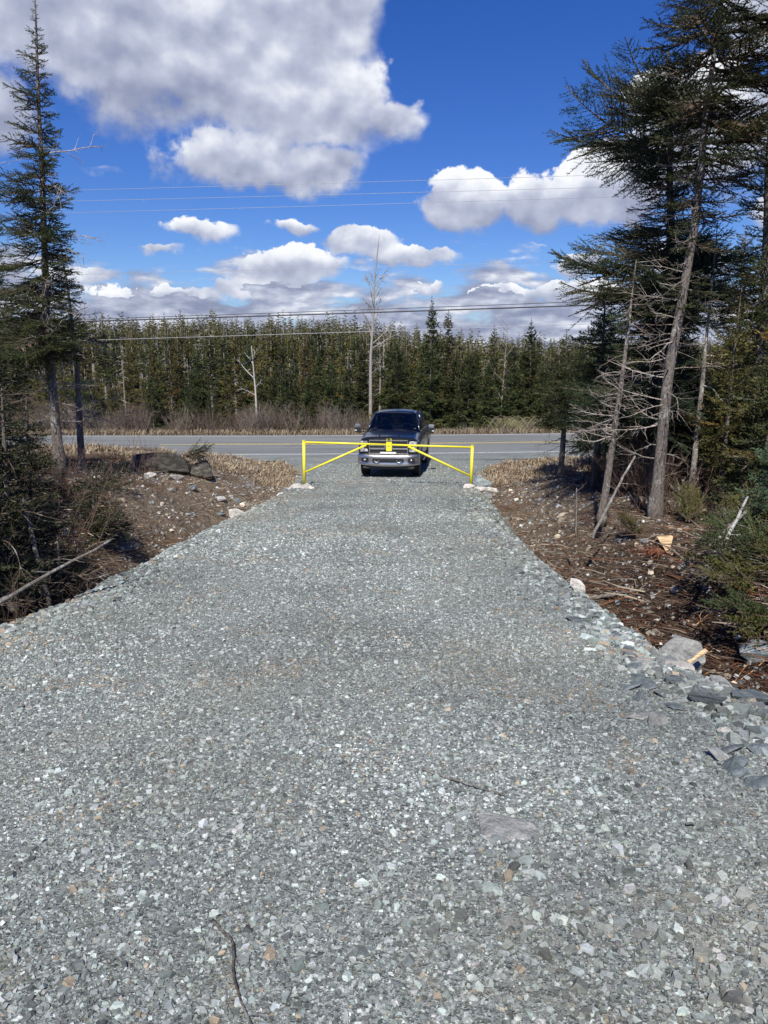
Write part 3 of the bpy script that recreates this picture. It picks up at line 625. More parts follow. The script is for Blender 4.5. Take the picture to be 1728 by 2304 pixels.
# ------------------------------------------------------------------ conifers
def branch_tmpl(L, step, nsp, ntri, nl, nw, droop=.25, up=.18, spread=.46, seed=0, sparse=0.0):
    """one needled branch along +X. Returns tris (m,3,3) and wood polylines"""
    r_ = np.random.default_rng(seed); tris = []; wood = []
    def spine(s): return np.stack([s*.96*L, .05*L*np.sin(s*3+seed), -droop*L*s**1.1+(droop*.45+up)*L*s**2.4], -1)
    sp = spine(np.linspace(0, 1, 7)); wood.append((sp, .012*L+.004))
    segs = [(spine(np.linspace(.12, 1, 12)), 1.0)]
    ss = np.arange(.10, .97, step/L)
    for i, s in enumerate(ss):
        p0 = spine(np.array([s]))[0]
        for sg in (-1, 1):
            if r_.random() < sparse: continue
            ll = (spread*L*(1-s)**.8+.05*L+.04)*r_.uniform(.55, 1.1); an = r_.uniform(.75, 1.15)
            t = np.linspace(0, 1, 5)[:, None]; d0 = np.array([math.cos(an), sg*math.sin(an), r_.normal(-.12, .24)])
            d1 = d0+np.array([.35, -sg*.2, .25*r_.random()])
            pl = p0+ll*(d0*t+.5*(d1-d0)*t**2)
            segs.append((pl, 1.0)); 
            if ll > .12: wood.append((pl, .004+.006*L))
            if ll > .32:      # side shoots
                for q in np.arange(.3, .95, .16*.5/ll+.05):
                    b0 = p0+ll*(d0*q+.5*(d1-d0)*q*q)
                    for s3 in (-1, 1):
                        a3 = an*sg+s3*.75; d3 = np.array([math.cos(a3), math.sin(a3), r_.normal(-.05, .15)]); l3 = ll*(1-q)*.5*r_.uniform(.6, 1.1)+.03
                        segs.append((b0+l3*d3*np.linspace(0, 1, 3)[:, None], .8))
    PP = []; DD = []; WW = []
    for pl, k in segs:
        d = np.diff(pl, axis=0); ln = np.linalg.norm(d, axis=1); tot = ln.sum(); m_ = max(2, int(tot/nsp)); cum = np.concatenate([[0], np.cumsum(ln)])
        u = (np.arange(m_)+r_.random(m_))/m_*tot; j = np.clip(np.searchsorted(cum, u)-1, 0, len(ln)-1)
        f = ((u-cum[j])/ln[j])[:, None]; PP.append(pl[j]+d[j]*f); DD.append(d[j]/ln[j][:, None]); WW.append(np.full(m_, k))
    P0 = np.repeat(np.concatenate(PP), ntri, 0); Dd = np.repeat(np.concatenate(DD), ntri, 0); W = np.repeat(np.concatenate(WW), ntri)[:, None]
    k = len(P0); rad = r_.normal(0, 1, (k, 3)); rad -= Dd*(rad*Dd).sum(1, keepdims=True); rad /= np.linalg.norm(rad, axis=1, keepdims=True)
    rad[:, 2] = rad[:, 2]*.7+.12
    dr = Dd*r_.uniform(.4, 1.0, (k, 1))+rad*r_.uniform(.5, .95, (k, 1)); sd = np.cross(dr, r_.normal(0, 1, (k, 3))); sd /= np.linalg.norm(sd, axis=1, keepdims=True)
    l = nl*W*r_.uniform(.7, 1.25, (k, 1)); w = nw*W*r_.uniform(.6, 1.2, (k, 1))
    T = np.stack([P0-sd*w*.5, P0+sd*w*.5, P0+dr*l], 1)
    return T, wood
def rotmat(azm, pitch, roll=0):
    ca, sa, cp, sp_, cr, sr = math.cos(azm), math.sin(azm), math.cos(pitch), math.sin(pitch), math.cos(roll), math.sin(roll)
    Rz = np.array([[ca, -sa, 0], [sa, ca, 0], [0, 0, 1]]); Ry = np.array([[cp, 0, -sp_], [0, 1, 0], [sp_, 0, cp]]); Rx = np.array([[1, 0, 0], [0, cr, -sr], [0, sr, cr]])
    return Rz@Ry@Rx
TM = {}
def family(lens, nvar, seed, **k):
    """branches of several lengths whose needles keep their own size"""
    out = []
    for L in lens:
        for i in range(nvar):
            s_ = seed+int(L*100)+i; T, wd = branch_tmpl(L, seed=s_, droop=k.get('droop', .2)+.05*(i % 3), up=.10+.06*(i % 2), sparse=.12, **{q: v for q, v in k.items() if q != 'droop'})
            out.append((L, T, wd))
    return out
TM['hero'] = family([.3, .55, .85, 1.2, 1.6, 2.2], 4, 0, step=.055, nsp=.016, ntri=2, nl=.036, nw=.014)
TM['mid'] = family([.3, .6, 1.0, 1.5], 3, 20, step=.08, nsp=.03, ntri=2, nl=.06, nw=.024)
TM['bg'] = family([.3, .7, 1.2, 1.7], 3, 40, step=.15, nsp=.085, ntri=2, nl=.15, nw=.065)
TM['far'] = family([1.0], 4, 60, step=.34, nsp=.25, ntri=2, nl=.34, nw=.17)
def pick(tm, L, r_):
    ls = sorted({t[0] for t in tm}); q = min(ls, key=lambda v: abs(v-L)); c = [t for t in tm if t[0] == q]; L0, T, wd = c[r_.integers(len(c))]; return L/L0, T, wd
def path_fn(pts):
    pts = np.asarray(pts, float); z = pts[:, 2]
    return lambda zz: np.stack([np.interp(zz, z, pts[:, 0]), np.interp(zz, z, pts[:, 1]), np.asarray(zz, float)], -1)
def wiggly(p0, d, L, r_, n=7, curl=.25):
    pts = [np.array(p0, float)]; d = np.array(d, float); d /= np.linalg.norm(d)
    for i in range(n-1):
        pts.append(pts[-1]+d*L/(n-1)); d = d+r_.normal(0, curl, 3)*.5+np.array([0, 0, .0]); d /= np.linalg.norm(d)
    return np.array(pts)
def dead_limb(g, p0, d, L, r0, r_, col, twigs=6, m=0, curl=.25):
    pl = wiggly(p0, d, L, r_, 8, curl); V, T, Q = tube(pl, np.linspace(r0, r0*.25, 8), 5); g.add(V, T, Q, col, m)
    for i in range(twigs):
        j = r_.integers(2, 7); dd = (pl[j]-pl[j-1]); dd /= np.linalg.norm(dd)+1e-9; dd = dd+r_.normal(0, .7, 3); l2 = L*r_.uniform(.15, .42)
        p2 = wiggly(pl[j], dd, l2, r_, 5, .35); V, T, Q = tube(p2, np.linspace(r0*.45, r0*.12, 5), 3, False); g.add(V, T, Q, col, m)
        if l2 > .25 and r_.random() < .6:
            p3 = wiggly(p2[2], dd+r_.normal(0, .8, 3), l2*.5, r_, 4, .3); V, T, Q = tube(p3, np.linspace(r0*.25, r0*.1, 4), 3, False); g.add(V, T, Q, col, m)
def make_conifer(trunk_pts, r0, zc0, zc1, rad, nb, tm, seed, needles='needles', bark='bark', prof=None, bias=None, dead=None, size=1.0, pitch=(.28, -.05), keep=1.0, sides=8, local=True, dry=.03, name='spruce'):
    """returns crown mesh, trunk mesh in coordinates relative to the trunk foot"""
    r_ = np.random.default_rng(seed); tp = np.asarray(trunk_pts, float); foot = tp[0].copy()
    tp = tp-foot; pf = path_fn(tp); H = tp[-1, 2]; zc0 -= foot[2] if local else 0; zc1 -= foot[2] if local else 0
    gt = Geo(); zz = np.linspace(-.12, H, 26); pl = pf(zz); pl[:, 0] += .05*r0*np.sin(zz*3+seed); rr = r0*(1-.93*np.clip(zz/H, 0, 1))**.85; rr[:2] *= 1.35; rr = np.maximum(rr, .006)
    V, T, Q = tube(pl, rr, sides); gt.add(V, T, Q, (1, 1, 1))
    if dead:
        for (z0, z1, n, l0, az0, spr, cs) in dead:
            for i in range(n):
                z = r_.uniform(z0, z1)-(foot[2] if local else 0); a = az0+r_.normal(0, spr); p0 = pf(np.array([z]))[0]
                dead_limb(gt, p0, (math.cos(a), math.sin(a), r_.uniform(-.4, .25)), l0*r_.uniform(.35, 1.2), .008+.007*l0*r_.random(), r_, np.array(cs)*r_.uniform(.6, 1.2), 9)
    gc = Geo(); prof = prof or (lambda t: (1-t)**.8*min(1, .35+t*4))
    for i in range(nb):
        t = ((i+r_.random())/nb)**1.12; z = zc0+(zc1-zc0)*t
        if r_.random() > keep: continue
        a = i*2.39996+r_.normal(0, .35); L = rad*prof(t)*r_.uniform(.62, 1.18)
        if bias: L *= bias(a, t)
        if L < .06: L = .06
        k_, Tt, wd = pick(tm, L, r_); Rm = rotmat(a, pitch[0]*t**1.0*3.0+pitch[1]+r_.normal(0, .12), r_.normal(0, .35)); p0 = pf(np.array([z]))[0]
        V = (Tt.reshape(-1, 3)*k_)@Rm.T+p0
        mcol = np.array([1, 1, 1])*r_.uniform(.68, 1.28)
        if r_.random() < dry: mcol = mcol*np.array([1.7, 1.2, 1.05])
        vc = np.repeat(r_.uniform(.72, 1.3, (len(V)//3, 1)), 3, 0)*mcol
        gc.add(V, T=np.arange(len(V)).reshape(-1, 3), col=vc, m=0)
        for (w_, rw) in wd[:1+(len(wd)//2 if tm is TM['hero'] else 0)]:
            V, T, Q = tube((w_*k_)@Rm.T+p0, np.linspace(rw*1.1, rw*.3, len(w_)), 3, False); gc.add(V, T, Q, np.array((.9, .8, .7))*r_.uniform(.7, 1.2), 1)
    cm = gc.mesh('crown', [M[needles], M[bark]]) if nb else None
    return cm, gt.mesh('trunk', M[bark], True), foot
def conifer(label, cat='tree', group=None, name='spruce_tree', **k):
    cm, tm_, foot = make_conifer(**k); t = thing(name, label, cat, tuple(foot), 0, group)
    link('trunk', tm_, t)
    if cm: link('crown', cm, t)
    return t
hp = TM['hero']; mp = TM['mid']
BR = (1.3, 1.2, 1.1); PALE = (2.6, 2.6, 2.55)
# left: tall narrow spruce, its dying neighbour
conifer('tallest narrow spruce at the left edge with a spire top', trunk_pts=[(-7.2, 17, -.78), (-7.24, 17, 2.4), (-7.08, 17, 5.2), (-7.01, 17, 7.4), (-6.93, 17, 8.75)], r0=.12, zc0=1.7, zc1=8.65, rad=1.42, nb=225, tm=hp, seed=1,
        prof=lambda t: (1-t)**.72*(.75+.25*math.sin(t*23)**2), bias=lambda a, t: 1+.28*math.cos(a-math.pi), dead=[(.1, 3.2, 34, 1.0, 0, 2.0, PALE), (1.5, 6, 16, 1.1, 0, .9, PALE)], pitch=(.16, -.16), keep=.82)
conifer('thin half dead spruce with bare pale limbs right of the tallest left spruce', trunk_pts=[(-7.5, 19, -1.18), (-7.44, 19, 1.4), (-7.5, 19, 3), (-7.6, 19, 4.4)], r0=.10, zc0=1.7, zc1=4.3, rad=1.0, nb=48, tm=hp, seed=2,
        dead=[(.2, 3.0, 30, 1.25, 0.0, 1.2, PALE)], pitch=(.1, -.1), keep=.8)
conifer('leafy spruce at the far left edge behind the tall narrow spruce', trunk_pts=[(-9.2, 18.2, -.6), (-9.1, 18.2, 3), (-9.0, 18.2, 6.2)], r0=.13, zc0=.8, zc1=6.1, rad=1.5, nb=110, tm=mp, seed=3, dead=[(0, 2, 14, 1.2, 0, 1.5, PALE)], pitch=(.14, -.12))
# right: big leaning old spruce
conifer('old leaning spruce with a thick lichen spotted trunk and sparse crown at right', trunk_pts=[(4.66, 13, -1.15), (4.70, 13.05, .2), (4.76, 13.1, 1.46), (5.09, 13.3, 3.7), (5.27, 13.6, 5.9), (5.46, 13.8, 7.34), (5.7, 13.9, 9.3)], r0=.105, zc0=2.4, zc1=9.1, rad=1.55, nb=130, tm=hp, seed=4, bark='bark',
        prof=lambda t: .35+.65*sst(np.array((t-.15)/.4)).item()*(1-max(0, t-.7)*1.6), bias=lambda a, t: 1.0+.25*math.cos(a+.2), dead=[(-.2, 3.0, 30, .95, math.pi, .8, PALE), (2.8, 7.0, 14, .8, math.pi, .9, PALE), (-.5, 5, 16, .8, 0, .9, BR)], pitch=(.10, -.15), keep=.8, sides=12)
conifer('slim leaning trunk with many bare dead twigs left of the old leaning spruce', cat='tree', trunk_pts=[(3.83, 13.3, -1.12), (3.95, 13.35, .1), (4.06, 13.4, 1.07), (4.24, 13.6, 2.9), (4.28, 13.65, 3.3)], r0=.072, zc0=2.0, zc1=3.25, rad=.6, nb=26, tm=hp, seed=5,
        dead=[(.3, 1.5, 30, .85, math.pi, 1.3, PALE), (1.5, 3.4, 8, .5, math.pi, 1.4, BR)], keep=.75, pitch=(.1, -.1))
conifer('broad dense spruce with long upswept boughs reaching left over the road verge', trunk_pts=[(5.75, 16, -.8), (5.75, 16, 3), (5.55, 16, 5.5), (5.4, 16, 7.4)], r0=.17, zc0=.3, zc1=7.3, rad=2.45, nb=215, tm=hp, seed=6,
        prof=lambda t: (.70+.36*math.sin(t*17+.5))*(1-t)**.24*(1 if t > .12 else .7), bias=lambda a, t: 1+.28*math.cos(a-math.pi), needles='needles_blue', dead=[(-.6, 2.6, 22, 1.5, math.pi, 1.0, BR), (2.6, 6.5, 16, 1.5, math.pi, .8, PALE)], pitch=(.15, -.12), keep=.86)
conifer('dense spruce with olive tips at the right picture edge', trunk_pts=[(7.2, 15, -.6), (7.15, 15, 3), (6.9, 15, 6.6)], r0=.16, zc0=.3, zc1=6.5, rad=1.7, nb=110, tm=hp, seed=7, needles='needles', prof=lambda t: (.7+.3*math.sin(t*19))*(1-t)**.5, dead=[(-.5, 2, 14, 1.2, math.pi, 1.2, BR)], pitch=(.14, -.12))
conifer('broken pale snag behind the old leaning spruce', cat='dead tree', name='snag_tree', trunk_pts=[(5.9, 14.6, -.8), (5.95, 14.6, 1.5), (6.0, 14.6, 4.1)], r0=.06, zc0=0, zc1=1, rad=.1, nb=0, tm=hp, seed=8, bark='deadwood', dead=[(1, 3.9, 12, .7, 0, 3, PALE)])
conifer('young olive green fir under the old leaning spruce', trunk_pts=[(6.3, 14.2, -.8), (6.3, 14.2, 1), (6.35, 14.2, 2.9)], r0=.05, zc0=-.5, zc1=2.85, rad=.95, nb=85, tm=mp, seed=9, needles='needles_olive', name='fir_tree')
for i, (x, y, h, rd, lb) in enumerate([
    (8.6, 17.5, 6.8, 1.9, 'tall spruce behind the right edge spruce'), (7.0, 19.5, 5.6, 1.8, 'medium spruce deep behind the old leaning spruce'), (9.6, 21.5, 6.6, 1.9, 'spruce farthest back in the right hand grove'),
    (5.2, 18.8, 4.6, 1.5, 'short full spruce behind the slim leaning trunk'), (8.3, 13.2, 4.6, 1.4, 'bushy spruce cut by the right picture edge'), (6.6, 11.6, 2.4, 1.0, 'small bushy fir in front of the right edge spruces'),
    (5.9, 11.9, 3.0, 1.2, 'dark spruce filling the right edge above the cut boughs'), (5.3, 10.3, 1.7, .85, 'low dark spruce right behind the cut bough heap'), (6.7, 13.0, 4.2, 1.3, 'dark spruce at the right picture edge behind the cut boughs'),
    (10.2, 16.2, 6.5, 1.8, 'high spruce showing behind the right picture edge'), (6.2, 17.2, 3.2, 1.3, 'low thick spruce filling the gap between the grove trunks'), (7.4, 16.4, 3.0, 1.3, 'low thick spruce right of the grove trunks'), (5.2, 22.5, 4.2, 1.4, 'small spruce at the road side end of the right grove'), (6.9, 24.2, 5.0, 1.5, 'spruce by the highway at the end of the right grove')]):
    gz = float(ground_z(x, y)); conifer(lb, trunk_pts=[(x, y, gz-.05), (x+.05, y, gz+h*.5), (x, y, gz+h)], r0=.035+.015*h, zc0=gz+(.2 if h < 3.5 else .7 if x > 5.5 else 1.6), zc1=gz+h*.98, rad=rd, nb=int(30+h*18), tm=mp, seed=30+i, needles=['needles', 'needles_blue', 'needles_olive'][i % 3],
        prof=lambda t: (.75+.25*math.sin(t*21))*(1-t)**.6, dead=[(gz+.2, gz+h*.4, 10, .9, math.pi, 1.5, BR)], pitch=(.14, -.12))
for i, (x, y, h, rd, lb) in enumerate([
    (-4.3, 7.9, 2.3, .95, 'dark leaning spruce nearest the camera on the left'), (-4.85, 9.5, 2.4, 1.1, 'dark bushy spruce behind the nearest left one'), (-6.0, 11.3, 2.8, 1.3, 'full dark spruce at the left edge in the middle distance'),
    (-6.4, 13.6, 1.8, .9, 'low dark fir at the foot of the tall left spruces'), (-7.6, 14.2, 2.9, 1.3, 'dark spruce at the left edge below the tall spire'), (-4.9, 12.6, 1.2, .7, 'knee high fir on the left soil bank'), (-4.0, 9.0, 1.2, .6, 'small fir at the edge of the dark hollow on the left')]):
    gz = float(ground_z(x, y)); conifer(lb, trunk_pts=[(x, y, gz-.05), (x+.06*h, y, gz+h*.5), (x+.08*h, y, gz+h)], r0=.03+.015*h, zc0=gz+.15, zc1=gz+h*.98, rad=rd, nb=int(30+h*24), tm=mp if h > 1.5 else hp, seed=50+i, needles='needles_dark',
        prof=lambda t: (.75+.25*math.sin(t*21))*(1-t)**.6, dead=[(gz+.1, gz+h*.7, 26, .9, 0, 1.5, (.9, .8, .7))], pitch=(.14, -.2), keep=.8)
# spruces standing just left of the picture; they shade the hollow
for i, (x, y, h) in enumerate([(-4.9, 4.5, 7.5), (-6.4, 6.2, 8.0), (-8.3, 8.6, 8.0)]):
    gz = float(ground_z(x, y)); conifer(['tall spruce nearest the camera outside the left picture edge', 'tall spruce next beyond it outside the left edge', 'third tall spruce outside the left edge'][i], trunk_pts=[(x, y, gz-.05), (x, y, gz+h*.5), (x, y, gz+h)], r0=.12, zc0=gz+.9, zc1=gz+h*.98, rad=1.5, nb=170, tm=mp, seed=70+i, needles='needles',
        prof=lambda t: (.8+.2*math.sin(t*21))*(1-t)**.6)

# ---- copies
def copy_tree(src, loc, rz, sc, label=None, group=None):
    c = src.copy(); COL.objects.link(c); c.location = loc; c.rotation_euler = (0, 0, rz); c.scale = (sc, sc, sc)
    if label: c['label'] = label
    if group: c['group'] = group
    for ch in list(src.children):
        d = ch.copy(); COL.objects.link(d); d.parent = c
    return c
def place_all(proto, spots, label, group):
    for i, (x, y, h, rz) in enumerate(spots):
        z = float(ground_z(x, y)); s = h/proto['h0']
        if i == 0:
            proto.location = (x, y, z); proto.rotation_euler = (0, 0, rz); proto.scale = (s, s, s); proto['label'] = label; proto['group'] = group
        else: copy_tree(proto, (x, y, z), rz, s, label, group)
    del_h(proto)
def del_h(p):
    pass
def proto(label, h, **k):
    t = conifer(label, **k); t['h0'] = h; return t
bp = TM['bg']
def crest(x, y): return float(np.interp(x/y, [-.3, -.1, 0, .06, .1, .3], [.0555, .0555, .051, .040, .033, .030]))
def topped(lst, lo, hi):
    """heights that bring the tops up to the even skyline of the wood"""
    return [(x, y, 1.6+crest(x, y)*y*rr.uniform(lo, hi)-float(ground_z(x, y)), r) for (x, y, h, r) in lst]
def capped(lst): return [(x, y, min(h, 1.6+crest(x, y)*y*rr.choice([rr.uniform(.7, 1.0), rr.uniform(.92, 1.09)])-float(ground_z(x, y))), r) for (x, y, h, r) in lst]
def P0(kind, seed):
    H = 6.0; tk = [(0, 0, 0), (.05, 0, 3), (0, 0, H)]
    if kind == 'fir': return proto('x', H, trunk_pts=tk, r0=.09, zc0=.25, zc1=5.95, rad=1.55, nb=150, tm=bp, seed=seed, name='fir_tree', prof=lambda t: (.8+.2*math.sin(t*25))*(1-t)**.8+.02, pitch=(.2, -.12), dry=.05)
    if kind == 'olive': return proto('x', H, trunk_pts=tk, r0=.09, zc0=.5, zc1=5.95, rad=1.25, nb=120, tm=bp, seed=seed, name='spruce_tree', needles='needles_olive', prof=lambda t: (.75+.25*math.sin(t*31))*(1-t)**.7+.03, pitch=(.2, -.12), dry=.1)
    if kind == 'tall': return proto('x', H, trunk_pts=tk, r0=.085, zc0=1.7, zc1=5.95, rad=1.0, nb=95, tm=bp, seed=seed, name='spruce_tree', needles='needles_olive' if seed % 2 else 'needles', bark='deadwood', prof=lambda t: (.7+.3*math.sin(t*19+seed))*(1-t)**.55+.06, dead=[(.8, 3.5, 14, .7, 0, 3, PALE)], pitch=(.15, -.12), keep=.85)
    if kind == 'snag': return proto('x', H, trunk_pts=tk, r0=.07, zc0=5.0, zc1=5.95, rad=.35, nb=8, tm=bp, seed=seed, name='snag_tree', bark='deadwood', cat='dead tree', dead=[(1, 5.8, 30, .6, 0, 3, PALE)])
rr = random.Random(5)
def jit(n, x0, x1, y0, y1, h0, h1, cond=None, md=.0):
    out = []; tries = 0
    while len(out) < n and tries < n*60:
        tries += 1; x = rr.uniform(x0, x1); y = rr.uniform(y0, y1)
        if abs(x) > y*.56+2 or (cond and not cond(x, y)): continue
        if any((x-a)**2+(y-b)**2 < md*md for a, b, _, _ in out): continue
        out.append((x, y, rr.uniform(h0, h1), rr.uniform(0, 6.28)))
    return out
def split(lst, k): return [lst[i::k] for i in range(k)]
# dense firs right behind the highway, centre and right
A = jit(78, -6.2, 27, 44.2, 50.5, 2.6, 5.3, cond=lambda x, y: abs(x/y+.0175) > .024, md=.9)
for i, s in enumerate(split(A, 3)): place_all(P0('fir', 100+i), s, 'dense dark green fir in the thicket straight behind the highway', 'dense firs right behind the highway')
Bl = jit(46, -28, -5, 44.2, 51, 1.5, 3.8, md=1.1)
place_all(P0('fir', 110), Bl[0::2], 'young dark fir among bare brush behind the left half of the highway', 'young firs among the brush at left')
place_all(P0('olive', 111), Bl[1::2], 'young olive green spruce among bare brush behind the left half of the highway', 'young olive spruces among the brush at left')
B = capped(jit(84, -36, 36, 50.5, 62, 3.6, 5.6, cond=lambda x, y: (x > -5 or rr.random() < .75) and (y > 52.5 or abs(x/y+.0175) > .024), md=1.0))
for i, s in enumerate(split(B, 3)): place_all(P0('olive', 120+i) if i else P0('fir', 120), s, 'mid height bushy conifer in the second rank behind the highway' if i else 'mid height dark fir in the second rank behind the highway', 'bushy conifers of the second rank' if i else 'dark firs of the second rank')
C_ = capped(jit(175, -46, 42, 54, 92, 4.2, 6.6, md=.9))
for i, s in enumerate(split(C_, 4)): place_all(P0('tall', 130+i), s, 'tall slender spruce with a bare grey lower trunk in the forest wall', 'slender spruces with bare trunks in the forest wall')
Sn = capped(jit(75, -42, 40, 52, 86, 3.6, 6.8, md=1.0))
for i, s in enumerate(split(Sn, 2)): place_all(P0('snag', 140+i), s, 'grey dead standing spruce in the forest wall', 'grey dead spruces in the forest wall')
# individual background trees
def one(kind, seed, x, y, h, label, rz=0.3): 
    p = P0(kind, seed); z = float(ground_z(x, y)); p.location = (x, y, z); p.rotation_euler = (0, 0, rz); s = h/6; p.scale = (s*.8 if kind == 'fir' else s, s*.8 if kind == 'fir' else s, s); p['label'] = label
one('fir', 150, 3.0, 50, 7.9, 'pointed dark spruce rising highest above the thicket behind the truck')
one('olive', 151, 4.3, 53, 7.3, 'slim olive spruce just right of the highest pointed one')
one('fir', 152, 9.2, 49.5, 6.6, 'tall fir with a thin spire near the right grove')
one('olive', 153, 7.1, 51, 6.2, 'olive spruce with a thin spire between the two pointed trees')

# bare trees: the tall grey one behind the truck, the white birch on the left
def bare_tree(label, pts, r0, limbs, m_, seed, name='bare_tree', tw=10):
    r_ = np.random.default_rng(seed); pts = np.asarray(pts, float); foot = pts[0].copy(); pts = pts-foot; t = thing(name, label, 'bare tree', tuple(foot))
    gt = Geo(); zz = np.linspace(0, pts[-1, 2], 20); pl = path_fn(pts)(zz); V, T, Q = tube(pl, np.linspace(r0, r0*.2, 20), 8); gt.add(V, T, Q, (1, 1, 1)); link('trunk', gt.mesh('trunk', M[m_], True), t)
    for (z, dx, dz, L, rr_) in limbs:
        gl = Geo(); p0 = path_fn(pts)(np.array([z]))[0]; dead_limb(gl, p0, (dx, r_.normal(0, .4), dz), L, rr_, r_, (1, 1, 1), tw, curl=.16)
        link('limb', gl.mesh('limb', M[m_]), t)
    return t
Lm = [(6.6+.22*i, (-1)**i*(.5+.3*rr.random()), 1.3, rr.uniform(.8, 1.9), .028) for i in range(13)]+[(5.2, 1, .8, 2.3, .04), (4.9, 1, .6, 2.6, .04), (5.6, -.5, 1.1, 1.5, .035), (6.2, -.6, 1.2, 1.7, .035), (3.3, .9, .4, 1.0, .025)]
bare_tree('tall bare grey tree rising against the sky behind the truck', [(-.91, 52, -2.45), (-.88, 52, 2), (-.70, 52, 4.5), (-.62, 52, 6.8), (-.3, 52, 9.6)], .13, Lm, 'grey_bark', 1, tw=13)
bare_tree('thin white dead birch standing at the left behind the highway', [(-7.25, 44.3, -2.45), (-7.3, 44.3, 0), (-7.45, 44.3, 2.5)], .075, [(3.1, -.7, .9, 1.5, .03), (2.2, -.8, .5, 1.0, .03), (3.9, -.5, 1, .9, .02), (2.6, .6, .7, .8, .02), (4.2, .4, 1, .7, .02)], 'birch', 2, 'birch_tree', 6)
bare_tree('bare brown sapling standing by the brush pile behind the highway', [(6.9, 46, -2.4), (7.0, 46, 0), (7.2, 46, 3.9)], .05, [(z, rr.choice([-1, 1])*.7, .9, .9, .015) for z in np.linspace(1.5, 6, 14)], 'deadwood', 3, tw=6)

# far forest: one mass
gf = Geo(); far_v = []
for k in range(8):
    r_ = np.random.default_rng(200+k); parts = []
    for i in range(26):
        t = (i+r_.random())/26; z = 2.6+5.8*t; L = .95*(1-t)**.6*r_.uniform(.6, 1.2)+.12; Tt = TM['far'][i % 4][1]; Rm = rotmat(i*2.4, .3*t-.1, 0); parts.append((Tt.reshape(-1, 3)*L)@Rm.T+np.array([0, 0, z]))
    far_v.append(np.concatenate(parts))
far_t = [tube(np.array([[0, 0, 0], [0, 0, 4.], [0, 0, 8.4]]), [.10, .07, .02], 4) for _ in range(1)]
nf = 0
for i in range(2100):
    y = 84+48*rr.random()**.9; x = rr.uniform(-.58, .58)*y
    z = float(ground_z(x, y)); s = min(rr.uniform(4.2, 7.4), 1.6+crest(x, y)*y*rr.uniform(.90, 1.0)-z)/8.4
    if rr.random() < .15: s *= rr.uniform(1.05, 1.2)
    if s < .2: continue
    ca, sa = math.cos(i), math.sin(i); Rm = np.array([[ca, -sa, 0], [sa, ca, 0], [0, 0, 1]])
    V = far_v[i % 8]@Rm.T*s*np.array([.9, .9, 1])+np.array([x, y, z]); c = rr.choice([(1, 1, 1), (.7, .72, .7), (1.3, 1.2, .95), (.9, 1, .8)]); gf.add(V, T=np.arange(len(V)).reshape(-1, 3), col=np.array(c)*rr.uniform(.7, 1.2), m=0)
    tv, tt, tq = far_t[0]; gf.add(tv*s+np.array([x, y, z]), tt, tq, np.array([1.3, 1.3, 1.3])*rr.uniform(.6, 1.2), 1)
tag(link('far_forest', gf.mesh('far_forest', [M['needles_olive'], M['deadwood']])), kind='stuff')

# ------------------------------------------------------------------ bare shrubs
def shrub_mesh(seed, n=26, h=1.8, w=.9, col=(.21, .14, .115), r0=.011, tw=6):
    r_ = np.random.default_rng(seed); g_ = Geo()
    for i in range(n):
        a = r_.uniform(0, 6.28); ln = r_.uniform(.5, 1.1)*h; p0 = np.array([r_.normal(0, .22), r_.normal(0, .22), -.05]); l_ = r_.uniform(.05, 1)*w/h
        dead_limb(g_, p0, (math.cos(a)*l_, math.sin(a)*l_, 1), ln, r0*r_.uniform(.7, 1.3), r_, np.array(col)*r_.uniform(.6, 1.35), tw, curl=.12)
    return g_.mesh('bare_shrub', M['twigs'])
sh_m = [shrub_mesh(300+i, 24, 1.8, 1.1, [(.15, .12, .10), (.12, .09, .075), (.20, .17, .14), (.15, .11, .085)][i], .013) for i in range(4)]
def shrubs(n, x0, x1, y0, y1, h0, h1, label, group, ms=sh_m, name='bare_shrub', cond=None):
    k = 0; random.seed(1)
    while k < n:
        x = rr.uniform(x0, x1); y = rr.uniform(y0, y1) if y0 < 35 else road_mid(x)+rr.uniform(y0, y1)-36.2
        if cond and not cond(x, y): continue
        o = link(name, ms[k % len(ms)]); s = rr.uniform(h0, h1)/1.8; o.location = (x, y, float(ground_z(x, y))); o.rotation_euler = (0, 0, rr.uniform(0, 6.28)); o.scale = (s, s, s); tag(o, label, 'shrub', group); k += 1
shrubs(95, -27, -.5, 42.0, 45.5, .8, 2.0, 'bare grey brown shrub in the brush strip behind the left half of the highway', 'bare shrubs behind the highway at left')
shrubs(16, 10, 16, 42.8, 45, 1.6, 3.0, 'bare reddish shrub behind the highway beside the right grove', 'bare shrubs behind the highway at right')
shrubs(20, -.5, 10, 41.8, 43.2, .5, 1.1, 'low bare shrub on the verge behind the truck', 'low shrubs on the verge behind the truck')
red_m = [shrub_mesh(320+i, 16, 1.4, 1.3, (.13, .09, .07), .007, 6) for i in range(3)]
shrubs(44, 4.7, 8.5, 12.8, 20, .9, 2.0, 'leafless dark twiggy bush in the undergrowth of the right grove', 'twiggy bushes under the right grove', red_m, 'twiggy_bush')
shrubs(22, -4.7, -3.7, 6.9, 10.5, .5, 1.3, 'leafless dark twiggy bush under the left spruces', 'twiggy bushes under the left spruces', red_m, 'twiggy_bush')
shrubs(20, -9, -4.6, 8, 20, .7, 1.6, 'leafless dark twiggy bush under the left spruces', 'twiggy bushes under the left spruces', red_m, 'twiggy_bush')
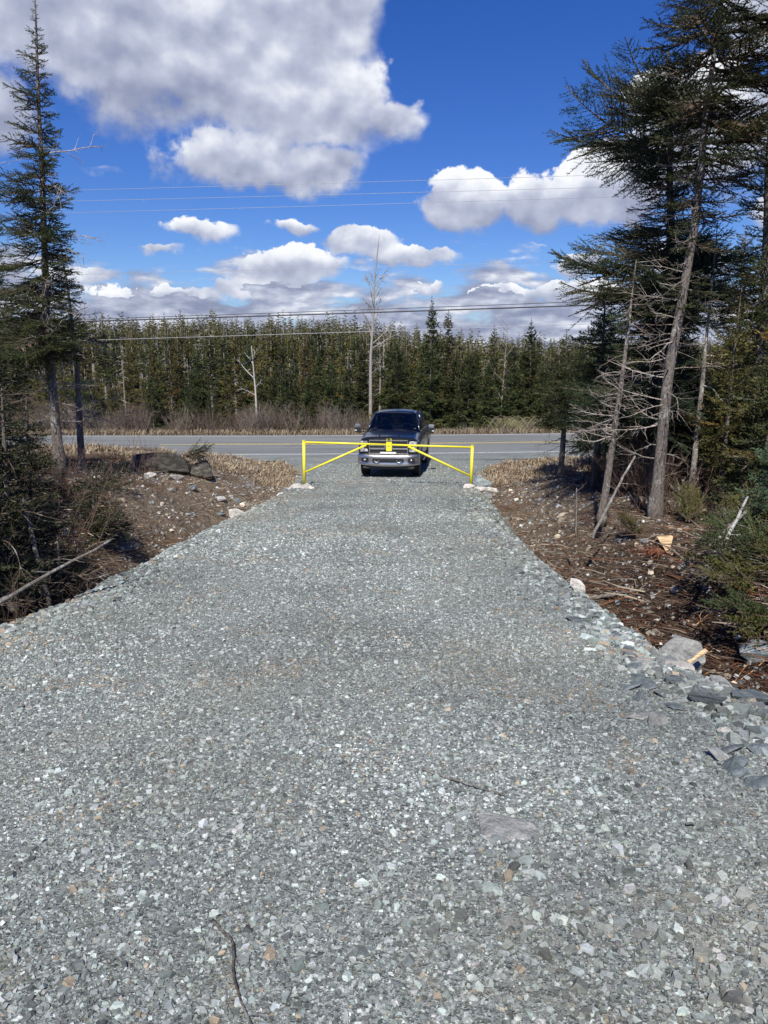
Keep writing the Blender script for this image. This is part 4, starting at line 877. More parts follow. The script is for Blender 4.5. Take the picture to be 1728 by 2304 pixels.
# arching pale willow brush heap behind the highway, right of the truck
ar = Geo(); r_ = np.random.default_rng(9)
for i in range(170):
    a = r_.uniform(0, math.pi); x = r_.normal(0, .8); l = r_.uniform(.5, 1.1); d = r_.choice([-1, 1]); t = np.linspace(0, 1, 7)
    pl = np.stack([x+d*l*.7*t, r_.normal(0, .4)+.2*t, l*1.0*np.sin(t*r_.uniform(1.3, 2.5))*.9], 1); V, T, Q = tube(pl, .008, 3, False); ar.add(V, T, Q, np.array(r_.choice([0, 1]) and (.25, .25, .11) or (.24, .21, .15))*r_.uniform(.6, 1.2))
o = link('brush_heap', ar.mesh('brush_heap', M['twigs'])); o.location = (7.4, 43.3, float(ground_z(7.4, 43.3))-.03); tag(o, 'rounded yellow green heap of arching brush behind the highway', 'brush heap')

# ------------------------------------------------------------------ pickup truck (front faces the camera; local +Y runs to its tail)
truck = thing('pickup_truck', 'dark navy crew cab pickup truck facing the camera behind the yellow gate', 'pickup truck', (.12, 24.15, -2.02), R(-6.6))
truck.rotation_euler = (R(-1.4), 0, R(-6.6)); truck.scale = (.985, 1, 1.005)
def boxes(name, lst, m_, parent=truck, bev=.015, segs=2, smooth=True):
    bm = bmesh.new()
    for it in lst:
        c, s = it[0], it[1]; rot = it[2] if len(it) > 2 else None
        r = bmesh.ops.create_cube(bm, size=1.0)
        for v in r['verts']:
            v.co = Vector((v.co.x*s[0], v.co.y*s[1], v.co.z*s[2]))
        if rot:
            from mathutils import Euler
            bmesh.ops.rotate(bm, verts=r['verts'], cent=(0, 0, 0), matrix=Euler(tuple(R(a) for a in rot)).to_matrix())
        for v in r['verts']: v.co += Vector(c)
        if bev:
            es = list({e for v in r['verts'] for e in v.link_edges}); bmesh.ops.bevel(bm, geom=es, offset=min(bev, min(s)*.45), segments=segs, affect='EDGES')
    me = bpy.data.meshes.new(name); bm.to_mesh(me); bm.free(); me.materials.append(M[m_] if isinstance(m_, str) else m_)
    if smooth:
        for p in me.polygons: p.use_smooth = False
    return link(name, me, parent)
def cyl(name, c, r, L, axis, m_, parent=truck, seg=28, prof=None):
    """surface of revolution about 'x' or 'y'; prof = list of (offset along axis, radius)"""
    prof = prof or [(-L/2, 0), (-L/2, r*.96), (-L/2+.01, r), (L/2-.01, r), (L/2, r*.96), (L/2, 0)]
    th = np.arange(seg)*2*math.pi/seg; V = []
    for (o_, q) in prof:
        a_, b_ = q*np.cos(th), q*np.sin(th); f = np.full(seg, o_)
        V.append(np.stack([f, a_, b_], 1) if axis == 'x' else (np.stack([a_, f, b_], 1) if axis == 'y' else np.stack([a_, b_, f], 1)))
    V = np.concatenate(V)+np.array(c); k = len(prof); i = np.arange(k-1)[:, None]*seg; j = np.arange(seg)[None]; jn = (j+1) % seg
    Q = np.stack([i+j, i+jn, i+seg+jn, i+seg+j], -1).reshape(-1, 4)
    return link(name, npmesh(name, V, [Q], M[m_], smooth=True), parent)
def loft(name, stations, m_, parent=truck, closed=True, smooth=True, cap=True):
    """stations: list of (n,3) rings"""
    k = len(stations[0]); V = np.concatenate(stations); i = np.arange(len(stations)-1)[:, None]*k; j = np.arange(k if closed else k-1)[None]; jn = (j+1) % k
    Q = np.stack([i+j, i+jn, i+k+jn, i+k+j], -1).reshape(-1, 4); F = [Q]
    me = npmesh(name, V, F, M[m_], smooth=smooth)
    if cap and closed:
        bm = bmesh.new(); bm.from_mesh(me); bm.verts.ensure_lookup_table()
        for s in (0, len(stations)-1):
            bm.faces.new([bm.verts[s*k+q] for q in range(k)])
        bmesh.ops.recalc_face_normals(bm, faces=bm.faces); bm.to_mesh(me); bm.free()
    return link(name, me, parent)
AXF, AXR, WR = 1.02, 5.05, .42
def body_ring(y, w, zt, cr=.04):
    zb = .52
    for ax in (AXF, AXR):
        if abs(y-ax) < .53: zb = max(zb, .42+math.sqrt(.53**2-(y-ax)**2))
    h = [(0, zb), (w-.16, zb), (w-.03, zb+.02), (w, max(zb+.05, .80)), (w+.005, max(zb+.07, 1.0)), (w-.02, 1.12+(zt-1.30)*.6), (w-.09, zt-.05), (w-.2, zt-.005), (w*.55, zt+cr*.5), (0, zt+cr)]
    return np.array([(x, y, z) for x, z in h]+[(-x, y, z) for x, z in h[1:-1][::-1]])
st = []
for y in [.22, .3, .42, .5, .58, .7, .85, 1.02, 1.2, 1.35, 1.46, 1.54, 1.62, 1.72]:
    t = (y-.22)/1.5; st.append(body_ring(y, .965+.035*sst(np.array(t*3)).item(), 1.26+.15*t**.7, .03))
loft('hood', st, 'paint')
st = [body_ring(y, 1.0, 1.40, .0) for y in np.linspace(1.725, 4.47, 14)]; loft('cab_body', st, 'paint')
st = [body_ring(y, 1.005, 1.38, .0) for y in [4.50, 4.56, 4.64, 4.75, 4.9, 5.05, 5.2, 5.35, 5.48, 5.54, 5.58, 5.9, 6.3]]; loft('truck_bed', st, 'paint')
# raised hood ridges
boxes('hood_ridge', [((-.36, .95, 1.355), (.05, 1.2, .03), (3.5, 0, 4))], 'paint', bev=.012)
boxes('hood_ridge', [((.36, .95, 1.355), (.05, 1.2, .03), (3.5, 0, -4))], 'paint', bev=.012)
# greenhouse: roof and pillars
def rr_ring(y, w, z, th=.05):
    xs = np.linspace(-1, 1, 13); top = [(w*x, y, z+.045*(1-x*x)-(.05*abs(x)**8)) for x in xs]; bot = [(w*x*.985, y, z-th+.04*(1-x*x)) for x in xs[::-1]]; return np.array(top+bot)
loft('roof', [rr_ring(2.42, .70, 1.935), rr_ring(2.5, .725, 1.97), rr_ring(2.75, .745, 2.005), rr_ring(3.3, .75, 2.02), rr_ring(3.9, .745, 2.005), rr_ring(4.1, .72, 1.97), rr_ring(4.18, .70, 1.93)], 'paint')
def pillar(p0, p1, r): 
    V, T, Q = tube([p0, p1], r, 6); return V, T, Q
for sx in (-1, 1):
    for nm, p0, p1, r in (('front_pillar', (sx*.885, 1.70, 1.39), (sx*.715, 2.46, 1.95), .034), ('door_pillar', (sx*.90, 3.02, 1.39), (sx*.755, 3.02, 1.97), .038), ('rear_pillar', (sx*.89, 4.42, 1.39), (sx*.72, 4.12, 1.95), .06)):
        g_ = Geo(); V, T, Q = tube([p0, p1], r, 8); g_.add(V, T, Q); link(nm, g_.mesh(nm, M['paint'], True), truck)
def quad(name, pts, m_, parent=truck, sub=6, bow=(0, 0, 0)):
    p = np.array(pts, float); u = np.linspace(0, 1, sub+1); U, W = np.meshgrid(u, u); U = U[..., None]; W = W[..., None]
    V = p[0]*(1-U)*(1-W)+p[1]*U*(1-W)+p[2]*U*W+p[3]*(1-U)*W+np.array(bow)*(4*U*(1-U))
    return link(name, npmesh(name, V.reshape(-1, 3), [gridF(sub+1, sub+1)], M[m_], smooth=True), parent)
ws = quad('windshield', [(-.86, 1.69, 1.405), (.86, 1.69, 1.405), (.70, 2.45, 1.945), (-.70, 2.45, 1.945)], 'glass', bow=(0, -.06, .012), sub=8)
for sx in (-1, 1):
    quad('side_window', [(sx*.905, 1.85, 1.40), (sx*.905, 2.98, 1.40), (sx*.755, 2.98, 1.95), (sx*.735, 2.50, 1.95)], 'glass')
    quad('side_window', [(sx*.905, 3.06, 1.40), (sx*.905, 4.35, 1.40), (sx*.735, 4.10, 1.95), (sx*.755, 3.06, 1.95)], 'glass')
    boxes('window_trim', [((sx*.925, 3.1, 1.40), (.02, 2.6, .022))], 'chrome', bev=.005)
    boxes('door_handle', [((sx*1.012, 2.85, 1.18), (.03, .2, .035))], 'chrome', bev=.01)
    boxes('door_handle', [((sx*1.012, 4.2, 1.18), (.03, .2, .035))], 'chrome', bev=.01)
    boxes('side_step', [((sx*.98, 3.1, .44), (.16, 2.6, .05))], 'satin', bev=.02)
    boxes('fender_badge', [((sx*1.003, 1.62, 1.10), (.012, .16, .05))], 'chrome', bev=.004)
quad('rear_window', [(-.84, 4.42, 1.41), (.84, 4.42, 1.41), (.68, 4.15, 1.93), (-.68, 4.15, 1.93)], 'glass')
# cabin
boxes('seat', [((-.42, 2.95, 1.1), (.52, .2, .8), (-8, 0, 0)), ((-.42, 2.98, 1.60), (.26, .1, .18))], 'seat', bev=.05)
boxes('seat', [((.42, 2.95, 1.1), (.52, .2, .8), (-8, 0, 0)), ((.42, 2.98, 1.60), (.26, .1, .18))], 'seat', bev=.05)
boxes('dashboard', [((0, 1.95, 1.36), (1.6, .4, .12))], 'plastic', bev=.04)
g_ = Geo(); th = np.linspace(0, 2*math.pi, 25); V, T, Q = tube(np.stack([.40+.19*np.cos(th), 2.25+.06*np.sin(th), 1.45+.17*np.sin(th)], 1), .016, 6, False); g_.add(V, T, Q); V, T, Q = tube([(.21, 2.25, 1.45), (.59, 2.25, 1.45)], .02, 5); g_.add(V, T, Q); link('steering_wheel', g_.mesh('steering_wheel', M['plastic'], True), truck)
boxes('rear_view_mirror', [((0, 2.32, 1.83), (.24, .04, .07))], 'plastic', bev=.015)
boxes('inspection_sticker', [((.72, 1.80, 1.475), (.07, .004, .05), (-54, 0, 0))], 'white', bev=0)
for sx, a in ((-.45, 6), (.30, 6)): boxes('wiper', [((sx, 1.66, 1.435), (.62, .018, .018), (0, a, 0))], 'plastic', bev=.004)
# front end
boxes('grille', [((0, .20, .98), (1.26, .07, .46))], 'plastic', bev=.03)
gr = truck.children[-1]
for z in (1.155, 1.105, .80, .845): boxes('grille_slat', [((0, .158, z), (1.16, .02, .016))], 'dark', gr, bev=.004)
for z in (1.035, .925):
    boxes('grille_bar', [((-.37, .146, z), (.50, .04, .055)), ((.37, .146, z), (.50, .04, .055))], 'chrome', gr, bev=.012)
boxes('grille_frame', [((0, .16, .775), (1.26, .04, .025)), ((-.62, .16, .97), (.025, .04, .37)), ((.62, .16, .97), (.025, .04, .37)), ((0, .16, 1.185), (1.26, .04, .03))], 'chrome', gr, bev=.008)
em = cyl('emblem', (0, .135, .98), .1, .03, 'y', 'chrome', gr, prof=[(-.02, 0), (-.02, .085), (-.005, .1), (.015, .1), (.015, 0)]); em.data.transform(__import__('mathutils').Matrix.Diagonal((1.5, 1, 1, 1))) ; 
cyl('emblem_field', (0, .113, .98), .1, .01, 'y', 'paint', gr, prof=[(-.004, 0), (-.004, .07), (.004, .075), (.004, 0)])
boxes('hood_vent', [((-.45+.045*i, .212, 1.222), (.022, .03, .03)) for i in range(21)], 'dark', bev=.004)
for sx in (-1, 1):
    hl = boxes('headlight', [((sx*.775, .235, 1.0), (.27, .12, .34), (0, 0, sx*14))], 'plastic', bev=.03)
    boxes('lamp_lens', [((sx*.79, .175, 1.11), (.25, .05, .11), (0, 0, sx*14))], 'lens', hl, bev=.015)
    boxes('lamp_lens', [((sx*.79, .175, .875), (.25, .05, .105), (0, 0, sx*14))], 'lens', hl, bev=.015)
    boxes('lamp_lens', [((sx*.845, .185, .99), (.11, .05, .16), (0, 0, sx*14))], 'lens', hl, bev=.015)
# bumper as a loft across X
def bring(x):
    a = abs(x); yb = .02+.22*(a/1.0)**4; zt = .745; zb = .38+.05*(a/1.0)**2
    prof_ = [(.16, zt+.005), (.02, zt), (-.01, zt-.05), (.0, .60), (.02, .50), (-.005, .455), (.01, zb), (.10, zb-.01), (.16, zb+.02)]
    return np.array([(x, yb+q[0], q[1]) for q in prof_])
bump_o = loft('front_bumper', [bring(x) for x in np.linspace(-1.0, 1.0, 33)], 'chrome')
boxes('bumper_intake', [((0, .012, .575), (1.02, .05, .115))], 'plastic', bump_o, bev=.02)
for sx in (-1, 1):
    hk = Geo(); th = np.linspace(-math.pi*.1, math.pi*1.1, 12); V, T, Q = tube(np.stack([sx*.36+.075*np.cos(th), -.03-.0*th, .545+.05*-np.sin(th)+.02], 1), .014, 6); hk.add(V, T, Q); link('tow_hook', hk.mesh('tow_hook', M['chrome'], True), bump_o)
    fl = boxes('fog_lamp', [((sx*.755, .055, .585), (.23, .06, .12), (0, 0, sx*12))], 'plastic', bump_o, bev=.02)
    cyl('lamp_lens', (sx*.75, .018, .585), .038, .02, 'y', 'lens', fl, 16)
boxes('lower_valance', [((0, .20, .345), (1.66, .14, .13))], 'dark', bev=.035)
lb = boxes('light_bar', [((0, .085, .80), (.52, .05, .065))], 'white', bev=.012)
# wheels
for (ax, sx) in ((AXF, -1), (AXF, 1), (AXR, -1), (AXR, 1)):
    w = bpy.data.objects.new('wheel', None); COL.objects.link(w); w.parent = truck; w.location = (sx*.84, ax, WR); w.empty_display_size = .1
    cyl('tyre', (0, 0, 0), WR, .28, 'x', 'tyre', w, 36, [(-.12, .27), (-.14, .34), (-.13, .40), (-.10, .42), (.10, .42), (.13, .40), (.14, .34), (.12, .27)])
    cyl('rim', (0, 0, 0), .27, .2, 'x', 'satin', w, 24, [(-.11, 0), (-.11, .06), (-.05, .09), (-.05, .22), (-.125, .265), (.125, .265), (.05, .22), (.05, .09), (.11, .06), (.11, 0)])
boxes('underbody', [((0, 3.1, .55), (1.3, 5.4, .22))], 'plastic', bev=.03)
for sx in (-1, 1):
    mr_ = boxes('side_mirror', [((sx*1.27, 1.98, 1.545), (.19, .13, .12))], 'chrome', bev=.022, segs=3)
    boxes('mirror_housing', [((sx*1.27, 1.99, 1.40), (.185, .13, .17))], 'plastic', mr_, bev=.02)
    boxes('mirror_arm', [((sx*1.06, 2.0, 1.43), (.28, .06, .035)), ((sx*1.06, 2.0, 1.34), (.28, .06, .03))], 'plastic', mr_, bev=.01)
    boxes('turn_lamp', [((sx*1.33, 1.915, 1.39), (.07, .02, .035))], 'white', mr_, bev=.006)

# ------------------------------------------------------------------ yellow pipe gate
gate = thing('pipe_gate', 'yellow pipe gate with diagonal braces across the gravel driveway', 'gate', (0, 21.6, -1.85))
def pipe(name, pts, r, parent=gate, m_='yellow', k=14):
    g_ = Geo(); pts = np.array(pts)-np.array(gate.location); V, T, Q = tube(pts, r, k); g_.add(V, T, Q); return link(name, g_.mesh(name, M[m_], True), parent)
pl_ = pipe('post', [(-2.26, 21.6, -1.95), (-2.25, 21.6, -.56)], .042)
pr_ = pipe('post', [(2.46, 21.6, -1.95), (2.48, 21.6, -.695)], .042)
pipe('post_cap', [(-2.25, 21.6, -.562), (-2.25, 21.6, -.548)], .056, pl_)
pipe('post_cap', [(2.48, 21.6, -.697), (2.48, 21.6, -.683)], .056, pr_)
beam_z = lambda x: -.605+(x+2.25)/(4.73)*(-.145)
pipe('rail', [(-2.21, 21.6, beam_z(-2.21)), (.13, 21.6, beam_z(.13))], .029)
pipe('rail', [(.135, 21.6, beam_z(.135)), (2.44, 21.6, beam_z(2.44))], .029)
pipe('brace', [(-2.22, 21.6, -1.45), (-.50, 21.6, beam_z(-.5)-.03)], .03)
pipe('brace', [(2.44, 21.6, -1.56), (.68, 21.6, beam_z(.68)-.03)], .03)
lz = beam_z(.14)
lt = boxes('latch_plate', [((.14, -.055, lz-.045+1.85), (.155, .03, .26))], 'yellow', gate, bev=.006)
g_ = Geo(); V, T, Q = tube([(.075, -.055, lz+.07+1.85), (.08, -.055, lz+.17+1.85), (.20, -.055, lz+.17+1.85), (.205, -.055, lz+.07+1.85)], .011, 8); g_.add(V, T, Q); link('latch_loop', g_.mesh('latch_loop', M['yellow'], True), lt)
boxes('latch_slot', [((.13, -.073, lz-.03+1.85), (.05, .01, .012))], 'plastic', lt, bev=.002)

# ------------------------------------------------------------------ power lines along the far side of the highway
def wire(label, xl, zl, xr, zr, r, m_, cat='power line', sag=.25):
    k = (zr-zl)/(xr-xl); xs = np.linspace(-75, 75, 61); t = (xs+75)/150
    z = zl+(xs-xl)*k*1.0+sag*((xs/75)**2)*2; y = 42.4+0*xs
    g_ = Geo(); V, T, Q = tube(np.stack([xs, y, z], 1), r, 6); g_.add(V, T, Q); o = link('power_line', g_.mesh('power_line', M[m_], True)); o['group'] = 'overhead lines along the highway'; return tag(o, label, cat)
wire('topmost thin overhead wire of the upper three', -15.9, 10.32, 10.66, 11.06, .009, 'wire')
wire('middle thin overhead wire of the upper three', -15.9, 9.79, 10.7, 10.46, .009, 'wire')
wire('lowest thin overhead wire of the upper three', -15.9, 9.22, 10.7, 9.97, .009, 'wire')
wire('single faint overhead wire crossing the bare grey tree', -16.2, 6.12, 7.7, 6.75, .008, 'wire')
wire('thick lashed overhead cable just above the tree line', -16.4, 3.70, 9.8, 4.53, .038, 'cable', 'cable')
wire('thinner cable running right above the thick overhead cable', -16.4, 3.80, 9.8, 4.72, .018, 'cable', 'cable')
wire('lowest overhead cable crossing in front of the forest wall', -15.5, 2.74, 8.6, 3.51, .013, 'wire', 'cable')

# ------------------------------------------------------------------ fallen poles, stumps, branches
def pole(name, label, cat, pts, r0, r1, m_, twigs=0, seed=1, tl=.4, sides=8, squash=1.0):
    pts = np.array(pts, float); foot = pts[0].copy(); g_ = Geo(); r_ = np.random.default_rng(seed); n = 12
    t = np.linspace(0, 1, n); i = t*(len(pts)-1); pl = np.stack([np.interp(i, np.arange(len(pts)), pts[:, q]-foot[q]) for q in range(3)], 1); pl += r_.normal(0, .012, pl.shape)*np.linalg.norm(pts[-1]-pts[0])*.3
    rr0 = np.linspace(r0, r1, n)*(1+(r_.uniform(-.35, .35, n) if sides < 6 else 0)); V, T, Q = tube(pl, rr0, sides); V[:, 2] = V[:, 2]*1.0; g_.add(V, T, Q)
    for q in range(twigs):
        j = r_.integers(2, n-1); d = r_.normal(0, 1, 3); d[2] = abs(d[2])*.5; dead_limb(g_, pl[j], d, tl*r_.uniform(.4, 1), r0*.22, r_, (1, 1, 1), 2)
    o = link(name, g_.mesh(name, M[m_], True)); o.location = foot; return tag(o, label, cat)
G = lambda x, y, dz=0: (x, y, float(ground_z(x, y))+dz)
pole('fallen_pole', 'long bare pole lying over the dark hollow at the left edge', 'fallen pole', [(-3.95, 6.2, -.72), (-3.58, 6.9, -.60), (-2.98, 8.2, -.30)], .028, .012, 'deadwood', 5, 1, .25)
pole('leaning_pole', 'thin pale dead pole leaning against the grove in front of the slim trunk', 'dead pole', [(3.27, 11.8, -1.12), (3.65, 12.05, -.45), (4.02, 12.3, .12)], .026, .015, 'deadwood', 4, 2, .3)
pole('dead_sapling', 'small upright dead sapling at the left end of the right grove', 'sapling', [(3.14, 12.3, -1.2), (3.11, 12.3, -.4)], .016, .006, 'deadwood', 8, 3, .4)
pole('fallen_log', 'mossy dark log leaning down into the dark hollow on the left', 'fallen log', [(-5.6, 9.0, .4), (-4.6, 8.2, -.4), (-3.85, 7.7, -.95)], .07, .05, 'bark', 8, 4, .5)
pole('dead_sapling', 'rusty brown upright stake like stem at the left of the hollow', 'sapling', [(-3.75, 8.3, -1.1), (-3.95, 8.3, .15)], .03, .02, 'bark', 3, 5, .3)
pole('fallen_pole', 'pale cut pole propped on the brush below the right edge spruces', 'fallen pole', [(3.55, 9.0, -.85), (4.05, 9.3, -.65), (4.6, 9.6, -.25)], .035, .02, 'deadwood', 5, 6, .3)
pole('fallen_pole', 'second pale cut pole crossing beside it below the right edge spruces', 'fallen pole', [(3.6, 8.4, -.8), (4.2, 9.2, -.5), (4.7, 9.8, -.1)], .03, .015, 'birch', 5, 7, .3)
pole('wood_piece', 'peeled pale piece of branch lying against the big grey boulder', 'wood piece', [(2.16, 5.55, -.74), (2.33, 5.6, -.68), (2.50, 5.68, -.60)], .010, .024, 'fresh', 4, 8, .14, sides=4)
pole('wood_piece', 'weathered grey slab of bark wood half way along the right soil bank', 'wood piece', G(2.95, 10.3, .03) and [G(2.8, 10.6, .04), G(3.15, 10.3, .05), G(3.5, 10.0, .03)], .045, .015, 'deadwood', 5, 9, .3, sides=5)
pole('wood_piece', 'pale snapped branch in the ditch beside the right gravel edge', 'wood piece', [G(2.5, 7.3, .05), G(2.75, 7.4, .12), G(2.95, 7.6, .1)], .03, .022, 'deadwood', 4, 10, .3, sides=5)
pole('twig', 'crooked brown twig lying on the gravel at bottom left of centre', 'twig', [(x_, y_, float(drive_z(x_, y_))+.013) for x_, y_ in ((-.56, 2.22), (-.47, 2.12), (-.45, 1.98), (-.39, 1.85), (-.33, 1.72))], .0045, .0035, 'bark', 7, 11, .12)
pole('twig', 'thin grey twig lying on the gravel right of centre', 'twig', [(.19, 3.48, float(drive_z(.19, 3.48))+.01), (.36, 3.33, float(drive_z(.36, 3.33))+.016), (.55, 3.20, float(drive_z(.55, 3.2))+.012)], .006, .003, 'deadwood', 5, 12, .10)
# splintered cut wood
def splinter(name, label, x, y, s, seed, n=9, zoff=.0, m_='fresh'):
    r_ = np.random.default_rng(seed); g_ = Geo()
    for i in range(n):
        a = r_.uniform(-.7, .7); l = s*r_.uniform(.5, 1); d = np.array([math.cos(a), math.sin(a), r_.uniform(0, .8)]); p = r_.normal(0, .12*s, 3); p[2] = abs(p[2])
        V, T, Q = tube([p, p+d*l*.6, p+d*l], [s*.14, s*.10, s*.012], 4); g_.add(V*np.array([1, 1, .8]), T, Q, np.array([1, 1, 1])*r_.uniform(.7, 1.1))
    o = link(name, g_.mesh(name, M[m_])); o.location = G(x, y, zoff); return tag(o, label, 'splintered wood')
splinter('splintered_wood', 'bright yellow splintered wood at the lower right picture edge', 2.50, 5.02, .17, 1, 8, .03)
splinter('splintered_wood', 'torn yellow stub on the left bank under the dark spruces', -5.1, 13.4, .35, 3, 7, .1)
# cut stump with a pale wedge face and red torn roots
st_o = thing('tree_stump', 'torn stump with a pale triangular cut face and red roots at right', 'stump', G(4.05, 10.9, -.03))
g_ = Geo(); V, T, Q = tube([(0, 0, 0), (0, 0, .14), (-.02, -.02, .22)], [.17, .12, .11], 9); g_.add(V, T, Q, (1.3, .7, .5)); link('stump_body', g_.mesh('stump_body', M['bark']), st_o)
link('cut_face', npmesh('cut_face', [(-.13, -.13, .27), (.09, -.13, .29), (.02, -.19, .03), (-.12, -.04, .27), (.09, -.04, .29), (.02, -.09, .03)], [np.array([[0, 2, 1], [3, 4, 5]]), np.array([[0, 1, 4, 3], [1, 2, 5, 4], [2, 0, 3, 5]])], M['fresh']), st_o)
g_ = Geo(); r_ = np.random.default_rng(5)
for i in range(16):
    a = r_.uniform(0, 6.28); pl = wiggly((.1*math.cos(a), .1*math.sin(a), .06), (math.cos(a), math.sin(a), -.05), r_.uniform(.2, .6), r_, 6, .4); pl[:, 2] = np.clip(pl[:, 2], .02, .35); V, T, Q = tube(pl, np.linspace(.02, .005, 6), 5); g_.add(V, T, Q, (1.2, .55, .36))
link('root', g_.mesh('root', M['bark']), st_o)
# thin red roots poking out of the soil at the lower right
g_ = Geo(); r_ = np.random.default_rng(6)
for i in range(240):
    y = r_.uniform(4.6, 8.5); x = float(Redge(np.array(y)))+r_.uniform(.35, 2.2); a = r_.uniform(0, 6.28)
    pl = wiggly(G(x, y, .01), (math.cos(a), math.sin(a), .15), r_.uniform(.12, .6), r_, 6, .35); pl[:, 2] = np.maximum(pl[:, 2], ground_z(pl[:, 0], pl[:, 1])+.005); V, T, Q = tube(pl, np.linspace(.006, .002, 6)*r_.uniform(.5, 1.4), 3, False)
    g_.add(V, T, Q, np.array((.20, .075, .035) if r_.random() < .65 else (.42, .24, .11))*r_.uniform(.6, 1.3))
tag(link('roots', g_.mesh('roots', M['twigs'])), kind='stuff').name = 'root_tangle'
# cut spruce boughs heaped on the right soil bank, some on the left
def bough(label, x, y, az_, L, seed, needles, group, z=0, pit=.12, n=3):
    g_ = Geo(); r_ = np.random.default_rng(seed)
    for q in range(n):
        k_, Tt, wd = pick(TM['hero'], L, r_); Rm = rotmat(az_+r_.normal(0, .35), pit+r_.normal(0, .12), r_.normal(0, .5)); V = (Tt.reshape(-1, 3)*k_*r_.uniform(.75, 1.05))@Rm.T+r_.normal(0, .05, 3)+np.array([0, 0, .06+.03*q])
        g_.add(V, T=np.arange(len(V)).reshape(-1, 3), col=np.repeat(r_.uniform(.75, 1.35, (len(V)//3, 1)), 3, 0)*np.ones(3), m=0)
        for (w_, rw) in wd: V, T, Q = tube((w_*k_)@Rm.T+np.array([0, 0, .06]), np.linspace(rw*1.1, rw*.4, len(w_)), 3, False); g_.add(V, T, Q, (.8, .7, .6), 1)
    o = link('spruce_bough', g_.mesh('spruce_bough', [M[needles], M['bark']])); o.location = G(x, y, z); return tag(o, label, 'bough', group)
for i, (x, y, a, L) in enumerate([(3.95, 7.6, 3.3, .75), (4.1, 8.1, 2.9, .8), (4.4, 8.6, 3.0, .9), (3.9, 7.3, 3.8, .65), (4.7, 9.2, 2.7, .9), (4.5, 8.1, 2.2, .8), (4.6, 7.9, 1.7, .9), (4.3, 8.9, 3.3, .7)]):
    bough('cut spruce bough with olive needles in the heap at the right picture edge', x, y, a, L, 10+i, 'needles_olive' if i % 2 else 'needles', 'cut spruce boughs heaped at right', z=.05*(i % 3), pit=.1, n=4)
for i, (x, y, a, L) in enumerate([(4.1, 12.2, 2.4, .5), (5.0, 10.9, 1.5, .6), (5.3, 10.2, 2.0, .8), (5.5, 11.3, 1.4, .9), (4.9, 12.2, 1.2, .55), (5.2, 12.6, 1.8, .8)]):
    bough('low green spruce sprig growing from the litter under the right grove', x, y, a, L, 30+i, 'needles_olive', 'green sprigs under the right grove', pit=.8, n=4)
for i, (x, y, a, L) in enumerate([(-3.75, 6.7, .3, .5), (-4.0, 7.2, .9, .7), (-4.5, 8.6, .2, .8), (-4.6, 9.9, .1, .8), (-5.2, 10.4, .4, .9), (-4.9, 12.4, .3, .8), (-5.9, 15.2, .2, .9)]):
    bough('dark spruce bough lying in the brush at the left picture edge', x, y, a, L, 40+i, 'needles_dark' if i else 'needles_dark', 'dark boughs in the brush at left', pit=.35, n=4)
bough('small fresh spruce bough standing up behind the long left boulder', -5.4, 20.6, .6, .8, 60, 'needles', None, z=.42, pit=.15)
# matted small cones of green at the verge heap

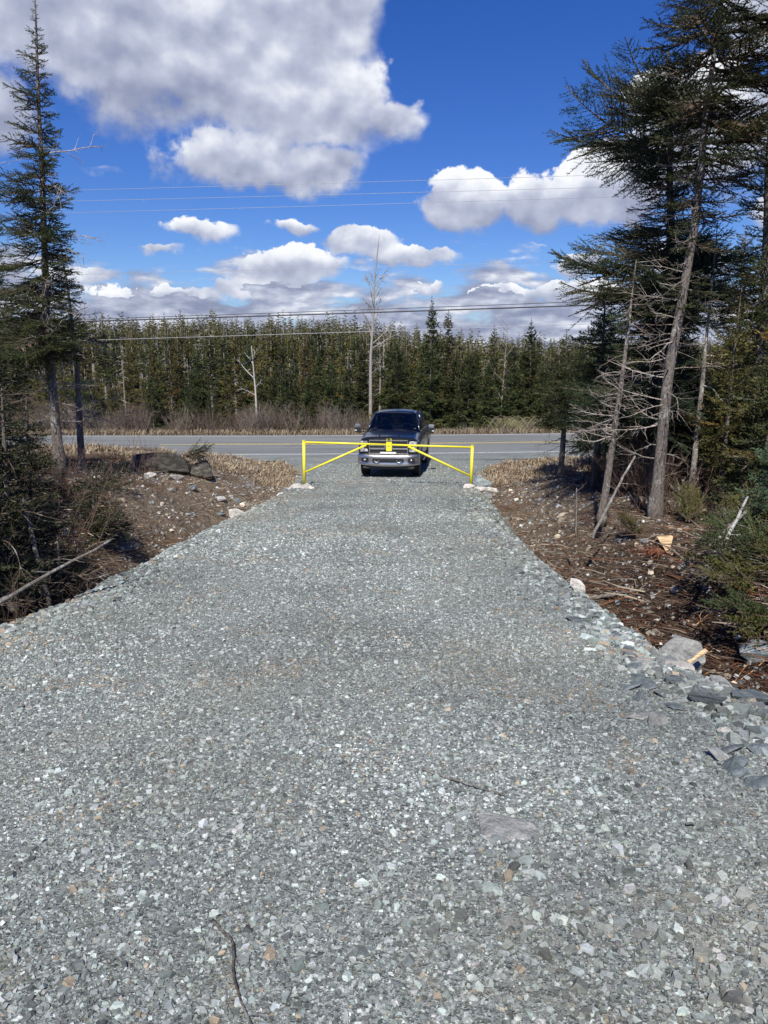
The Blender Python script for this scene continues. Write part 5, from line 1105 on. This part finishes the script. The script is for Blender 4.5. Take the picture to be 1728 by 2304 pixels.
# ------------------------------------------------------------------ tell repeats apart
ORD = ['first', 'second', 'third', 'fourth', 'fifth', 'sixth', 'seventh', 'eighth', 'ninth', 'tenth', 'eleventh', 'twelfth', 'thirteenth', 'fourteenth', 'fifteenth', 'sixteenth', 'seventeenth', 'eighteenth', 'nineteenth', 'twentieth']
def ordw(i): return ORD[i] if i < 20 else str(i+1)+('th' if (i+1) % 100 in (11, 12, 13) else {1: 'st', 2: 'nd', 3: 'rd'}.get((i+1) % 10, 'th'))
def zone(o):
    u = o.location.x/o.location.y
    return 'left of the white birch' if u < -.164 else 'between white birch and tall bare tree' if u < -.018 else 'behind the truck' if u < .06 else 'right of the pointed spruce' if u < .185 else 'behind the right grove'
BASE = {'dense firs right behind the highway': 'dense roadside fir', 'young firs among the brush at left': 'young dark fir in brush', 'young olive spruces among the brush at left': 'young olive spruce in brush',
        'bushy conifers of the second rank': 'bushy olive spruce', 'dark firs of the second rank': 'dark second rank fir', 'slender spruces with bare trunks in the forest wall': 'slender bare trunked spruce', 'grey dead spruces in the forest wall': 'grey dead standing spruce',
        'bare shrubs behind the highway at left': 'bare grey brown shrub', 'bare shrubs behind the highway at right': 'tall bare reddish shrub', 'low shrubs on the verge behind the truck': 'low bare verge shrub'}
NEAR = {'slate pieces in the rubble at the right gravel edge': 'angular blue grey slate piece, {} from the camera along the right gravel edge',
        'stones heaped round the left gate post': 'angular stone at the left gate post foot, {} from the left', 'stones heaped round the right gate post': 'angular stone at the right gate post foot, {} from the left',
        'pale stones on the dark soil at right': 'small pale round stone on dark soil, {} from the left right of the gravel', 'stones scattered on the left bank': 'angular stone on the brown left bank, {} from the camera',
        'blue grey stones in the red soil at right': 'blue grey stone in red soil at right edge, {} from the camera', 'cut spruce boughs heaped at right': 'cut spruce bough in the right edge heap, {} from the camera',
        'green sprigs under the right grove': 'low green sprig below the right grove, {} from the left', 'dark boughs in the brush at left': 'dark bough in the left edge brush, {} from the camera',
        'twiggy bushes under the right grove': 'leafless twiggy bush under the right grove, {} from the camera', 'twiggy bushes under the left spruces': 'leafless twiggy bush under the left spruces, {} from the camera'}
groups = {}
for o in COL.objects:
    if o.parent is None and 'group' in o.keys() and 'label' in o.keys(): groups.setdefault(o['group'], []).append(o)
for gname, lst in groups.items():
    if gname in BASE:
        zs = {}
        for o in lst: zs.setdefault(zone(o), []).append(o)
        for z_, sub in zs.items():
            sub.sort(key=lambda o: o.location.x/o.location.y)
            for i, o in enumerate(sub): o['label'] = f"{BASE[gname]} {z_}" + (f", {ordw(i)} from the left" if len(sub) > 1 else '')
    elif gname in NEAR:
        lst.sort(key=lambda o: o.location.x/o.location.y if 'from the left' in NEAR[gname] else o.location.y)
        for i, o in enumerate(lst): o['label'] = NEAR[gname].format(ordw(i))
